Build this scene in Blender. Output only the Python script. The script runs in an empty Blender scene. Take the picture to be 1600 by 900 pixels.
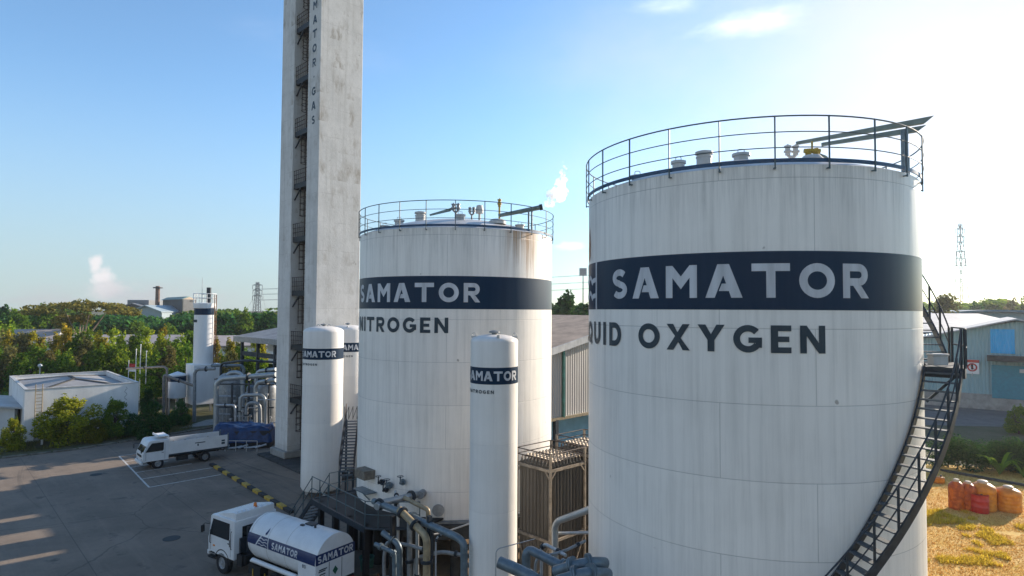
import bpy, bmesh, math, random
import numpy as np
from mathutils import Vector, Matrix
R = math.radians
rnd = random.Random(7)
scene = bpy.context.scene
COL = scene.collection

# ------------------------------------------------------------------ camera
F_PX, ROLL, PITCH, CAM_H = 965.0, 0.006, math.atan(35.5 / 965.0), 12.0
cam_pos = Vector((0, 0, CAM_H))
fw = Vector((0, math.cos(PITCH), math.sin(PITCH)))
r0, u0 = Vector((1, 0, 0)), Vector((0, -math.sin(PITCH), math.cos(PITCH)))
rt = r0 * math.cos(ROLL) + u0 * math.sin(ROLL)
up = u0 * math.cos(ROLL) - r0 * math.sin(ROLL)
cd = bpy.data.cameras.new("camera"); cam = bpy.data.objects.new("camera", cd); COL.objects.link(cam)
cam.matrix_world = Matrix(((rt.x, up.x, -fw.x, 0), (rt.y, up.y, -fw.y, 0), (rt.z, up.z, -fw.z, CAM_H), (0, 0, 0, 1)))
cd.sensor_width = 36; cd.lens = 36 * F_PX / 1600; cd.clip_start = 0.2; cd.clip_end = 6000
scene.camera = cam

# ------------------------------------------------------------------ sky, sun, exposure
SUN_AZ, SUN_EL = R(52), R(18.3)               # azimuth from +Y towards +X
sun_dir = Vector((math.sin(SUN_AZ) * math.cos(SUN_EL), math.cos(SUN_AZ) * math.cos(SUN_EL), math.sin(SUN_EL)))
world = bpy.data.worlds.new("World"); scene.world = world; world.use_nodes = True
wt = world.node_tree; wt.nodes.clear()
def WN(t, **k):
    n = wt.nodes.new(t)
    for a, b in k.items(): setattr(n, a, b)
    return n
def wmath(op, a, b=None):
    n = WN('ShaderNodeMath', operation=op)
    for i, v in enumerate((a, b)):
        if v is None: continue
        if isinstance(v, (int, float)): n.inputs[i].default_value = v
        else: wt.links.new(v, n.inputs[i])
    return n.outputs[0]
sky = WN('ShaderNodeTexSky', sky_type='NISHITA', sun_disc=False, sun_elevation=SUN_EL, sun_rotation=SUN_AZ,
         altitude=10, air_density=1.0, dust_density=.12, ozone_density=3.2)

def cloud(px_dir, wx, wy, scale, lo, hi, seed, stretch=1.0, roundness=1.0):
    """mask of a cloud that stands in one direction of the sky"""
    az, el = px_dir
    c = Vector((math.sin(az) * math.cos(el), math.cos(az) * math.cos(el), math.sin(el)))
    e1 = Vector((math.cos(az), -math.sin(az), 0)); e2 = c.cross(e1) * -1
    def dot(v):
        n = WN('ShaderNodeVectorMath', operation='DOT_PRODUCT'); wt.links.new(tc.outputs['Generated'], n.inputs[0]); n.inputs[1].default_value = v
        return n.outputs['Value']
    x, y, f = dot(e1), dot(e2), dot(c)
    comb = WN('ShaderNodeCombineXYZ'); wt.links.new(x, comb.inputs[0]); wt.links.new(wmath('MULTIPLY', y, stretch), comb.inputs[1]); comb.inputs[2].default_value = seed
    nz = WN('ShaderNodeTexNoise'); nz.inputs['Scale'].default_value = scale; nz.inputs['Detail'].default_value = 6; nz.inputs['Roughness'].default_value = 0.58
    wt.links.new(comb.outputs[0], nz.inputs['Vector'])
    xx = wmath('DIVIDE', x, wx); yy = wmath('DIVIDE', y, wy)
    d = wmath('SQRT', wmath('ADD', wmath('MULTIPLY', xx, xx), wmath('MULTIPLY', yy, yy)))
    v = wmath('SUBTRACT', wmath('ADD', wmath('SUBTRACT', 1.0, d), wmath('MULTIPLY', wmath('SUBTRACT', nz.outputs['Fac'], 0.5), 2.2 * roundness)), 0.0)
    mr = WN('ShaderNodeMapRange'); mr.clamp = True; mr.interpolation_type = 'SMOOTHSTEP'
    mr.inputs['From Min'].default_value = lo; mr.inputs['From Max'].default_value = hi
    wt.links.new(v, mr.inputs['Value'])
    return wmath('MULTIPLY', mr.outputs[0], wmath('GREATER_THAN', f, 0.2))
def dir_of(px, py):
    d = (fw + rt * ((px - 800) / F_PX) + up * ((450 - py) / F_PX)).normalized()
    return math.atan2(d.x, d.y), math.asin(d.z)
tc = WN("ShaderNodeTexCoord"); tint = WN('ShaderNodeMix', data_type='RGBA', blend_type='MULTIPLY'); tint.inputs[0].default_value = 1; tint.inputs[7].default_value = (.93, 1.02, 1.03, 1); wt.links.new(sky.outputs[0], tint.inputs[6])
last = tint.outputs[2]
# pale haze bank that lies along the horizon away from the sun
sep = WN('ShaderNodeSeparateXYZ'); wt.links.new(tc.outputs['Generated'], sep.inputs[0])
hz = WN('ShaderNodeMapRange'); hz.interpolation_type = 'SMOOTHSTEP'; hz.inputs['From Min'].default_value = .34; hz.inputs['From Max'].default_value = -.02; hz.inputs['To Max'].default_value = .85; wt.links.new(sep.outputs[2], hz.inputs[0])
sd_ = WN('ShaderNodeVectorMath', operation='DOT_PRODUCT'); wt.links.new(tc.outputs['Generated'], sd_.inputs[0]); sd_.inputs[1].default_value = sun_dir
aw = WN('ShaderNodeMapRange'); aw.interpolation_type = 'SMOOTHSTEP'; aw.inputs['From Min'].default_value = .93; aw.inputs['From Max'].default_value = .45; wt.links.new(sd_.outputs['Value'], aw.inputs[0])
hm_ = WN('ShaderNodeMix', data_type='RGBA'); wt.links.new(wmath('MULTIPLY', hz.outputs[0], aw.outputs[0]), hm_.inputs[0]); wt.links.new(last, hm_.inputs[6]); hm_.inputs[7].default_value = (1.75, 2.2, 2.5, 1)
last = hm_.outputs[2]
BACK = Vector((math.sin(R(205)), math.cos(R(205))))
CLOUDS = [   # (first two: unseen cloud banks added behind the camera as warm fill light)
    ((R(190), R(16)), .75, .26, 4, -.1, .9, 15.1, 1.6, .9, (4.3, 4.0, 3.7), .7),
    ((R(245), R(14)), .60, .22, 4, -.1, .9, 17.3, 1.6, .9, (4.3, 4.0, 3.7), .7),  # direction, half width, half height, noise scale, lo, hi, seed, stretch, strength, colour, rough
    (dir_of(152, 412), .012, .018, 60, .15, .8, 1.3, 1.0, .85, (4.1, 3.85, 3.85), .7),
    (dir_of(160, 432), .022, .020, 45, .15, .8, 5.3, 1.0, .85, (4.0, 3.75, 3.8), .8),
    (dir_of(178, 452), .042, .016, 34, .10, .9, 7.7, 1.3, .75, (3.4, 3.2, 3.3), .9),
    (dir_of(210, 462), .12, .028, 14, .0, 1.1, 4.1, 2.0, .6, (2.4, 2.3, 2.5), 1.0),
    (dir_of(1160, 38), .13, .030, 9, .15, 1.7, 2.2, 2.4, .6, (9.5, 9.5, 9.7), 1.0),
    (dir_of(1040, 12), .10, .022, 9, .2, 1.8, 6.2, 2.4, .45, (8, 8, 8.3), 1.0),
    (dir_of(886, 384), .036, .010, 30, .1, .9, 8.4, 2.2, .8, (5.0, 4.9, 5.0), .8),
    (dir_of(60, 470), .12, .015, 16, .2, 1.1, 3.7, 3.0, .35, (2.3, 2.2, 2.4), 1.0),
    (dir_of(1480, 120), .62, .40, 3, .0, 1.3, 11.7, 1.5, .95, (4.3, 4.0, 3.9), .35),
    (dir_of(500, 70), .20, .05, 6, .3, 1.6, 9.7, 3.0, .10, (5, 5, 5.2), 1.0),
]
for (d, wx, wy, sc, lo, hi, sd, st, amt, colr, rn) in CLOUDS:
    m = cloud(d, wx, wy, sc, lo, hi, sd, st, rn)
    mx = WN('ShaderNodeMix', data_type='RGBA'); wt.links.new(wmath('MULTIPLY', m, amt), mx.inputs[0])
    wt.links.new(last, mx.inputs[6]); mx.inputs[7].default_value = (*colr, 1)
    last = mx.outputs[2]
bg = WN('ShaderNodeBackground'); bg.inputs['Strength'].default_value = 0.092
wo = WN('ShaderNodeOutputWorld'); wt.links.new(last, bg.inputs[0]); wt.links.new(bg.outputs[0], wo.inputs[0])
sl = bpy.data.lights.new("sun", 'SUN'); sl.energy = 3.3; sl.angle = R(0.6); sl.color = (1.0, 0.86, 0.70)
sun = bpy.data.objects.new("sun", sl); COL.objects.link(sun); sun.rotation_euler = sun_dir.to_track_quat('Z', 'Y').to_euler(); sun.location = (60, 20, 60)
vs = scene.view_settings
scene.display_settings.display_device = 'sRGB'
vs.view_transform = 'Standard'; vs.look = 'None'; vs.gamma = 1; vs.use_curve_mapping = False; vs.exposure = 1.43
scene.cycles.max_bounces = 6; scene.cycles.transparent_max_bounces = 6; scene.cycles.use_denoising = True
scene.cycles.volume_bounces = 4; scene.cycles.sample_clamp_indirect = 8

# ------------------------------------------------------------------ picture to place
def ray(px, py): return (fw + rt * ((px - 800) / F_PX) + up * ((450 - py) / F_PX))
def P(px, py, Y):
    d = ray(px, py); return cam_pos + d * (Y / d.y)
def G(px, py, z=0.0):
    d = ray(px, py); return cam_pos + d * ((z - CAM_H) / d.z)
U = Vector((.69, -.724, 0)).normalized(); V = Vector((.724, .69, 0)).normalized(); Z = Vector((0, 0, 1))   # the plant's grid

# ------------------------------------------------------------------ materials
def mat(name, col, rough=.55, metal=0.0, var=.12, scale=3.0, bump=0.0, bscale=40.0, stretch=(1, 1, 1), col2=None, spec=.4, lo=.35, hi=.7):
    m = bpy.data.materials.new(name); m.use_nodes = True; nt = m.node_tree; b = nt.nodes['Principled BSDF']
    b.inputs['Roughness'].default_value = rough; b.inputs['Metallic'].default_value = metal; b.inputs['Specular IOR Level'].default_value = spec
    t = nt.nodes.new('ShaderNodeTexCoord'); mp = nt.nodes.new('ShaderNodeMapping'); mp.inputs['Scale'].default_value = stretch
    nt.links.new(t.outputs['Object'], mp.inputs[0])
    n = nt.nodes.new('ShaderNodeTexNoise'); n.inputs['Scale'].default_value = scale; n.inputs['Detail'].default_value = 7; n.inputs['Roughness'].default_value = .62
    nt.links.new(mp.outputs[0], n.inputs['Vector'])
    r = nt.nodes.new('ShaderNodeValToRGB'); r.color_ramp.elements[0].position = lo; r.color_ramp.elements[1].position = hi
    c2 = col2 or tuple(c * (1 - var * 2) for c in col)
    r.color_ramp.elements[0].color = (*c2, 1); r.color_ramp.elements[1].color = (*col, 1)
    nt.links.new(n.outputs['Fac'], r.inputs[0]); nt.links.new(r.outputs[0], b.inputs['Base Color'])
    if bump:
        n2 = nt.nodes.new('ShaderNodeTexNoise'); n2.inputs['Scale'].default_value = bscale; n2.inputs['Detail'].default_value = 4
        nt.links.new(t.outputs['Object'], n2.inputs['Vector'])
        bp = nt.nodes.new('ShaderNodeBump'); bp.inputs['Strength'].default_value = bump; bp.inputs['Distance'].default_value = .05
        nt.links.new(n2.outputs['Fac'], bp.inputs['Height']); nt.links.new(bp.outputs[0], b.inputs['Normal'])
    return m
class NT:
    """short hand for node building"""
    def __init__(s, m): s.m = m; s.nt = m.node_tree; s.b = s.nt.nodes['Principled BSDF']
    def n(s, t, ins=None, **k):
        x = s.nt.nodes.new(t)
        for a, v in k.items(): setattr(x, a, v)
        for i, v in (ins or {}).items():
            if hasattr(v, 'links'): s.nt.links.new(v, x.inputs[i])
            else: x.inputs[i].default_value = v
        return x
    def math(s, op, a, b=0.0, clamp=False): return s.n('ShaderNodeMath', {0: a, 1: b}, operation=op, use_clamp=clamp).outputs[0]
    def noise(s, vec, scale, detail=6, rough=.6): return s.n('ShaderNodeTexNoise', {'Vector': vec, 'Scale': scale, 'Detail': detail, 'Roughness': rough}).outputs['Fac']
    def rng(s, v, a, b, c=0.0, d=1.0): return s.n('ShaderNodeMapRange', {'Value': v, 'From Min': a, 'From Max': b, 'To Min': c, 'To Max': d}, clamp=True).outputs[0]
    def mix(s, f, a, b):
        x = s.n('ShaderNodeMix', data_type='RGBA')
        for i, v in ((0, f), (6, a), (7, b)):
            if hasattr(v, 'links'): s.nt.links.new(v, x.inputs[i])
            else: x.inputs[i].default_value = v if i == 0 else (*v, 1)
        return x.outputs[2]
    def link(s, a, name): s.nt.links.new(a, s.b.inputs[name])
def shell_mat(name, radius, col, plate_h=1.93, plate_w=6.3, ZR_TOP=15.77, rust=None, seam=.55, dirt=.5, marks=()):
    """painted steel plate: course seams, dirt streaks that run down, rust under the rim"""
    m = bpy.data.materials.new(name); m.use_nodes = True; k = NT(m)
    o = k.n('ShaderNodeTexCoord').outputs['Object']; s = k.n('ShaderNodeSeparateXYZ', {0: o}).outputs
    ang = k.math('ARCTAN2', s[0], k.math('MULTIPLY', s[1], -1.0)); arc = k.math('MULTIPLY', ang, radius)
    flat = k.n('ShaderNodeCombineXYZ', {0: arc, 1: s[2], 2: 0.0}).outputs[0]
    br = k.n('ShaderNodeTexBrick', {'Vector': flat, 'Color1': (1, 1, 1, 1), 'Color2': (1, 1, 1, 1), 'Mortar': (0, 0, 0, 1), 'Scale': 1.0, 'Mortar Size': .011, 'Mortar Smooth': .6, 'Brick Width': plate_w, 'Row Height': plate_h}, offset=.37)
    br2 = k.n('ShaderNodeTexBrick', {'Vector': flat, 'Color1': (0, 0, 0, 1), 'Color2': (1, 1, 1, 1), 'Mortar': (.5, .5, .5, 1), 'Scale': 1.0, 'Mortar Size': .0, 'Brick Width': plate_w, 'Row Height': plate_h}, offset=.37)
    st = k.n('ShaderNodeCombineXYZ', {0: k.math('MULTIPLY', arc, 3.2), 1: k.math('MULTIPLY', s[2], .10), 2: 0.0}).outputs[0]
    streak = k.noise(st, 1.6, 8, .66)
    st2 = k.n('ShaderNodeCombineXYZ', {0: k.math('MULTIPLY', arc, 9.0), 1: k.math('MULTIPLY', s[2], .35), 2: 3.0}).outputs[0]
    fine = k.noise(st2, 1.4, 6, .7)
    blot = k.noise(o, .55, 6, .62)
    d = k.math('ADD', k.math('MULTIPLY', k.rng(streak, .45, .78), .62), k.math('MULTIPLY', k.rng(fine, .52, .8), .35))
    d = k.math('MULTIPLY', d, k.rng(blot, .3, .62, .45, 1.0))
    st4 = k.n('ShaderNodeCombineXYZ', {0: k.math('MULTIPLY', arc, 1.1), 1: k.math('MULTIPLY', s[2], .05), 2: 6.0}).outputs[0]
    d = k.math('ADD', d, k.math('MULTIPLY', k.rng(k.noise(st4, 1.7, 5, .6), .5, .72), .35))
    rimd = k.math('MULTIPLY', k.rng(s[2], ZR_TOP - 1.4, ZR_TOP), k.rng(fine, .42, .62))
    d = k.math('ADD', d, k.math('MULTIPLY', rimd, .55), True)
    c = k.mix(k.math('MULTIPLY', d, dirt), col, (.30, .29, .26))
    c = k.mix(k.math('MULTIPLY', k.rng(blot, .45, .75), .16), c, (.46, .44, .40))
    c = k.mix(k.math('MULTIPLY', k.math('SUBTRACT', 1.0, br.outputs['Fac']), 0.0), c, (.2, .2, .2))
    c = k.mix(k.math('MULTIPLY', br.outputs['Fac'], seam), c, (.25, .25, .24))
    c = k.mix(k.math('MULTIPLY', br2.outputs['Color'], .10), c, (.3, .31, .33))
    spk = k.noise(o, 2.3, 2, .5)
    c = k.mix(k.rng(spk, .765, .80, 0, .55), c, (.12, .09, .06))
    if rust:   # (centre angle, half width, top z, length)
        ca, hw, tz, ln = rust
        am = k.rng(k.math('ABSOLUTE', k.math('SUBTRACT', ang, ca)), hw, hw * .55)
        st3 = k.n('ShaderNodeCombineXYZ', {0: k.math('MULTIPLY', arc, 5.0), 1: k.math('MULTIPLY', s[2], .12), 2: 9.0}).outputs[0]
        rs = k.noise(st3, 1.5, 6, .7)
        fall = k.rng(s[2], tz - ln, tz)
        rr = k.rng(k.math('ADD', rs, k.math('MULTIPLY', fall, .34)), .62, .86)
        c = k.mix(k.math('MULTIPLY', k.math('MULTIPLY', rr, am), .9), c, (.30, .15, .045))
    k.link(c, 'Base Color'); k.b.inputs['Roughness'].default_value = .42; k.b.inputs['Specular IOR Level'].default_value = .35
    bp = k.n('ShaderNodeBump', {'Height': k.math('ADD', k.math('MULTIPLY', br.outputs['Fac'], -.4), k.math('MULTIPLY', k.noise(o, .9, 3, .5), .7)), 'Strength': .5, 'Distance': .04})
    k.link(bp.outputs[0], 'Normal')
    return m
def leaf_mat(name, dark, light, warm, trans=.35):
    m = bpy.data.materials.new(name); m.use_nodes = True; nt = m.node_tree; nt.nodes.clear(); N = nt.nodes.new
    g = N('ShaderNodeNewGeometry'); oi = N('ShaderNodeObjectInfo'); r = N('ShaderNodeValToRGB')
    r.color_ramp.elements[0].color = (*dark, 1); r.color_ramp.elements[1].color = (*light, 1)
    e = r.color_ramp.elements.new(.92); e.color = (*light, 1); r.color_ramp.elements[-1].color = (*warm, 1)
    nt.links.new(g.outputs['Random Per Island'], r.inputs[0])
    hs = N('ShaderNodeHueSaturation'); nt.links.new(r.outputs[0], hs.inputs['Color'])
    mr = N('ShaderNodeMapRange'); mr.inputs['To Min'].default_value = .7; mr.inputs['To Max'].default_value = 1.35
    nt.links.new(oi.outputs['Random'], mr.inputs[0]); nt.links.new(mr.outputs[0], hs.inputs['Value'])
    mr2 = N('ShaderNodeMapRange'); mr2.inputs['To Min'].default_value = .485; mr2.inputs['To Max'].default_value = .515
    ml = N('ShaderNodeMath'); ml.operation = 'FRACT'; m3 = N('ShaderNodeMath'); m3.operation = 'MULTIPLY'; m3.inputs[1].default_value = 7.3
    nt.links.new(oi.outputs['Random'], m3.inputs[0]); nt.links.new(m3.outputs[0], ml.inputs[0]); nt.links.new(ml.outputs[0], mr2.inputs[0]); nt.links.new(mr2.outputs[0], hs.inputs['Hue'])
    d = N('ShaderNodeBsdfDiffuse'); t = N('ShaderNodeBsdfTranslucent'); mx = N('ShaderNodeMixShader'); mx.inputs[0].default_value = trans
    nt.links.new(hs.outputs[0], d.inputs[0]); nt.links.new(hs.outputs[0], t.inputs[0]); nt.links.new(d.outputs[0], mx.inputs[1]); nt.links.new(t.outputs[0], mx.inputs[2])
    o = N('ShaderNodeOutputMaterial'); nt.links.new(mx.outputs[0], o.inputs[0])
    return m
def corrug_mat(name, col, axis, pitch=.2, dirt=.35, rough=.5):
    """profiled sheet: ribs along z, spaced along a horizontal axis vector"""
    m = bpy.data.materials.new(name); m.use_nodes = True; k = NT(m)
    o = k.n('ShaderNodeTexCoord').outputs['Object']
    a = k.n('ShaderNodeVectorMath', {0: o, 1: tuple(axis)}, operation='DOT_PRODUCT').outputs['Value']
    w = k.math('SINE', k.math('MULTIPLY', a, 2 * math.pi / pitch))
    st = k.n('ShaderNodeMapping', {0: o, 3: (1.6, 1.6, .12)}).outputs[0]
    d = k.rng(k.noise(st, 1.4, 7, .65), .42, .75)
    c = k.mix(k.math('MULTIPLY', d, dirt), col, tuple(x * .45 + .03 for x in col))
    k.link(c, 'Base Color'); k.b.inputs['Roughness'].default_value = rough
    bp = k.n('ShaderNodeBump', {'Height': w, 'Strength': .8, 'Distance': pitch * .16}); k.link(bp.outputs[0], 'Normal')
    return m
M = {}
M['white'] = mat('white_paint', (.78, .78, .77), .4, var=.06, scale=1.5, stretch=(1, 1, .3))
M['white_dirty'] = mat('white_dirty', (.58, .57, .54), .5, var=.18, scale=2.2, stretch=(1, 1, .35))
M['navy'] = mat('navy_paint', (.005, .020, .040), .42, var=.12, scale=2)
M['navy_text'] = mat('navy_letter', (.006, .022, .038), .5, col2=(.025, .045, .06), scale=2.0, stretch=(1.5, 1.5, .15))
M['letter'] = mat('pale_letter', (.62, .64, .67), .5, var=.16, scale=2.2, stretch=(1.5, 1.5, .15))
M['steel_dark'] = mat('dark_steel', (.030, .042, .055), .5, var=.25, scale=6)
M['rail'] = mat('rail_paint', (.075, .12, .135), .45, var=.2, scale=6)
M['blue_plate'] = mat('blue_plate', (.020, .075, .16), .45, var=.2, scale=5)
M['galv'] = mat('galvanised', (.46, .48, .50), .42, .55, var=.15, scale=5)
M['clad'] = mat('pipe_cladding', (.38, .41, .42), .40, .45, var=.12, scale=4, bump=.12, bscale=9)
M['pipe_blue'] = mat('pipe_bluegrey', (.16, .21, .24), .4, .2, var=.2, scale=4)
M['pipe_grey'] = mat('pipe_grey', (.30, .32, .33), .45, .2, var=.2, scale=4)
M['pipe_tan'] = mat('pipe_tan', (.42, .33, .20), .45, .15, var=.22, scale=4)
M['concrete'] = mat('concrete', (.36, .35, .32), .85, var=.2, scale=1.2, bump=.25, bscale=14)
M['conc_dark'] = mat('dark_concrete', (.085, .085, .08), .9, var=.3, scale=1.5, bump=.25)  # darkened so the shade under the tanks sits in the colour
M['rubber'] = mat('rubber', (.018, .018, .02), .85, var=.2)
M['black'] = mat('black_steel', (.015, .017, .02), .6, var=.2)
M['glass'] = mat('dark_glass', (.012, .018, .022), .06, var=.1, spec=.8)
M['orange'] = mat('orange_plastic', (.60, .13, .008), .45, var=.12, scale=3.5, col2=(.34, .05, .005), lo=.42, hi=.6)
M['amber'] = mat('amber_plastic', (.70, .26, .018), .45, var=.12, scale=3.5, col2=(.54, .17, .012), lo=.42, hi=.6)
M['red'] = mat('red_plastic', (.55, .035, .028), .4, var=.15)
M['cap'] = mat('faded_lid', (.62, .50, .36), .55, var=.15)
M['tarp'] = mat('blue_tarp', (.009, .050, .165), .5, var=.3, scale=3, bump=.5, bscale=5)
M['roof_grey'] = mat('roof_grey', (.40, .38, .36), .7, var=.2, scale=.8)
M['roof_tan'] = mat('roof_tan', (.55, .40, .28), .75, var=.22, scale=.7)
M['roof_pale'] = mat('roof_pale', (.55, .55, .54), .6, var=.15, scale=.5)
M['teal_wall'] = corrug_mat('teal_sheet', (.26, .42, .44), (.83, -.56, 0), .38)
M['blue_sheet'] = corrug_mat('blue_sheet', (.02, .42, .80), (.83, -.56, 0), .38, .2)
M['siding'] = corrug_mat('grey_siding', (.36, .34, .31), V, .30, .6)
M['sky_panel'] = mat('light_blue_wall', (.22, .44, .54), .6, var=.15, scale=.8)
M['bark'] = mat('bark', (.11, .075, .05), .9, var=.3, scale=5)
M['bark_pale'] = mat('bark_pale', (.36, .28, .21), .9, var=.25, scale=5)
M['yellow'] = mat('yellow_paint', (.58, .38, .05), .6, var=.25, scale=7)
M['kerb_black'] = mat('kerb_black', (.03, .03, .032), .7, var=.2)
M['road_line'] = mat('road_line', (.62, .61, .57), .7, var=.3, scale=6, lo=.3, hi=.55)
M['green_sign'] = mat('green_sign', (.01, .10, .06), .5)
M['beacon'] = mat('beacon_orange', (.65, .17, .02), .25)
M['bend'] = mat('return_bend', (.46, .38, .29), .45, .4, var=.2, scale=5)
M['rust'] = mat('rust', (.24, .11, .05), .8, var=.3, scale=6)
M['green_paint'] = mat('green_paint', (.05, .20, .17), .5, var=.2)
M['box_tan'] = mat('cabinet_tan', (.22, .19, .15), .6, var=.25, scale=5)
LEAF = {
 'bushy': leaf_mat('leaf_bushy', (.10, .13, .015), (.36, .36, .03), (.45, .36, .04), .45),
 'green': leaf_mat('leaf_green', (.06, .12, .018), (.20, .30, .03), (.30, .30, .035), .45),
 'gold': leaf_mat('leaf_gold', (.16, .16, .022), (.44, .36, .035), (.58, .42, .05), .5),
 'lime': leaf_mat('leaf_lime', (.12, .18, .02), (.34, .38, .03), (.40, .38, .04), .5),
 'deep': leaf_mat('leaf_deep', (.018, .06, .02), (.06, .15, .035), (.10, .15, .03), .35),
 'rain': leaf_mat('leaf_rain', (.08, .085, .022), (.19, .18, .04), (.30, .22, .05), .35),
 'olive': leaf_mat('leaf_olive', (.08, .085, .035), (.20, .18, .06), (.24, .20, .08), .45),
}

# ------------------------------------------------------------------ mesh building
class MB:
    def __init__(s): s.v = []; s.f = []
    def add(s, v, f):
        o = len(s.v); s.v += [Vector(a) for a in v]; s.f += [tuple(i + o for i in q) for q in f]; return s
    def hexa(s, c): return s.add(c, [(0, 3, 2, 1), (4, 5, 6, 7), (0, 1, 5, 4), (1, 2, 6, 5), (2, 3, 7, 6), (3, 0, 4, 7)])
    def box(s, c, size, ax=None):
        c = Vector(c); ex, ey, ez = ax or (Vector((1, 0, 0)), Vector((0, 1, 0)), Z)
        a, b, d = Vector(ex) * size[0] / 2, Vector(ey) * size[1] / 2, Vector(ez) * size[2] / 2
        return s.hexa([c - a - b - d, c + a - b - d, c + a + b - d, c - a + b - d, c - a - b + d, c + a - b + d, c + a + b + d, c - a + b + d])
    def beam(s, p, q, w, h=None):
        p, q = Vector(p), Vector(q); d = q - p; L = d.length; d = d / L
        side = d.cross(Z); side = side.normalized() if side.length > 1e-4 else Vector((1, 0, 0)); upv = side.cross(d)
        return s.box((p + q) / 2, (L, w, h or w), (d, side, upv))
    def frame(s, d):
        d = d.normalized(); a = d.cross(Z)
        if a.length < 1e-3: a = d.cross(Vector((1, 0, 0)))
        a.normalize(); return a, d.cross(a)
    def cyl(s, p, q, r, r2=None, n=12, caps=True):
        p, q = Vector(p), Vector(q); r2 = r if r2 is None else r2; a, b = s.frame(q - p)
        v = [p + (a * math.cos(t) + b * math.sin(t)) * r for t in (2 * math.pi * i / n for i in range(n))] + \
            [q + (a * math.cos(t) + b * math.sin(t)) * r2 for t in (2 * math.pi * i / n for i in range(n))]
        f = [(i, i + n, (i + 1) % n + n, (i + 1) % n) for i in range(n)]
        if caps: f += [tuple(range(n)), tuple(range(2 * n - 1, n - 1, -1))]
        return s.add(v, f)
    def tube(s, pts, r, n=8, closed=False, caps=True):
        pts = [Vector(p) for p in pts]; m = len(pts); v = []; pa = None
        for i, p in enumerate(pts):
            if closed: t = (pts[(i + 1) % m] - pts[i - 1])
            else: t = (pts[min(i + 1, m - 1)] - pts[max(i - 1, 0)])
            t.normalize()
            if pa is None: a, b = s.frame(t)
            else:
                a = pa - t * pa.dot(t)
                a = a.normalized() if a.length > 1e-4 else s.frame(t)[0]
                b = t.cross(a)
            pa = a; rr = r[i] if isinstance(r, (list, tuple)) else r
            v += [p + (a * math.cos(2 * math.pi * j / n) + b * math.sin(2 * math.pi * j / n)) * rr for j in range(n)]
        f = [(i * n + j, i * n + (j + 1) % n, ((i + 1) % m) * n + (j + 1) % n, ((i + 1) % m) * n + j) for i in range(m if closed else m - 1) for j in range(n)]
        if caps and not closed: f += [tuple(range(n - 1, -1, -1)), tuple((m - 1) * n + j for j in range(n))]
        return s.add(v, f)
    def lathe(s, prof, n=48, c=(0, 0, 0), ax=None):
        """rings of (radius, height); a radius of 0 closes to a point"""
        c = Vector(c); ex, ey, ez = ax or (Vector((1, 0, 0)), Vector((0, 1, 0)), Z); rows = []; v = []; f = []
        for (r, z) in prof:
            if r < 1e-6: rows.append([len(v)]); v.append(c + Vector(ez) * z)
            else:
                rows.append(list(range(len(v), len(v) + n)))
                v += [c + (Vector(ex) * math.cos(t) + Vector(ey) * math.sin(t)) * r + Vector(ez) * z for t in (2 * math.pi * i / n for i in range(n))]
        for a, b in zip(rows, rows[1:]):
            for i in range(n):
                j = (i + 1) % n
                if len(a) == 1 and len(b) == 1: break
                if len(a) == 1: f.append((a[0], b[j], b[i]) if False else (a[0], b[i], b[j]))
                elif len(b) == 1: f.append((a[i], a[j], b[0]))
                else: f.append((a[i], a[j], b[j], b[i]))
        return s.add(v, f)
    def ball(s, c, r, n=10, sq=1.0): return s.lathe([(r * math.sin(math.pi * i / 6), -r * sq * math.cos(math.pi * i / 6)) for i in range(7)], n, c)
    def prism(s, poly, d):
        poly = [Vector(p) for p in poly]; d = Vector(d); n = len(poly)
        return s.add(poly + [p + d for p in poly], [tuple(range(n - 1, -1, -1)), tuple(range(n, 2 * n))] + [(i, (i + 1) % n, (i + 1) % n + n, i + n) for i in range(n)])
    def quad(s, *p): return s.add(p, [tuple(range(len(p)))])
    def build(s, name, m, parent=None, off=None, smooth=True, bevel=0, recalc=True):
        me = bpy.data.meshes.new(name); off = Vector(off) if off is not None else Vector((0, 0, 0))
        me.from_pydata([tuple(v - off) for v in s.v], [], s.f); me.materials.append(m)
        if recalc:
            bm = bmesh.new(); bm.from_mesh(me); bmesh.ops.recalc_face_normals(bm, faces=bm.faces); bm.to_mesh(me); bm.free()
        if smooth:
            me.polygons.foreach_set('use_smooth', [True] * len(me.polygons)); me.set_sharp_from_angle(angle=R(38))
        o = bpy.data.objects.new(name, me); COL.objects.link(o); o.parent = parent
        if bevel:
            b = o.modifiers.new('bevel', 'BEVEL'); b.width = bevel; b.segments = 2; b.limit_method = 'ANGLE'; b.angle_limit = R(35)
        return o
def tag(o, label=None, cat=None, group=None, kind=None):
    for k, v in (('label', label), ('category', cat), ('group', group), ('kind', kind)):
        if v: o[k] = v
    return o
def thing(name, loc, label, cat, group=None, rz=0):
    o = bpy.data.objects.new(name, None); COL.objects.link(o); o.location = loc; o.rotation_euler = (0, 0, rz); o.empty_display_size = .2
    return tag(o, label, cat, group)
def dup(o, parent=None):
    c = o.copy(); COL.objects.link(c); c.parent = parent
    for ch in list(o.children): dup(ch, c)
    return c
def bend(pts, rad, k=4):
    """round the corners of a pipe run"""
    pts = [Vector(p) for p in pts]; out = [pts[0]]
    for a, b, c in zip(pts, pts[1:], pts[2:]):
        r = min(rad, (b - a).length * .48, (c - b).length * .48); p, q = b + (a - b).normalized() * r, b + (c - b).normalized() * r
        out += [p.lerp(b, t).lerp(b.lerp(q, t), t) for t in (i / k for i in range(k + 1))]
    return out + [pts[-1]]
def bend_tube(pts, r, rad=None, n=10): return MB().tube(bend(pts, rad or r * 3), r, n)

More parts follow.
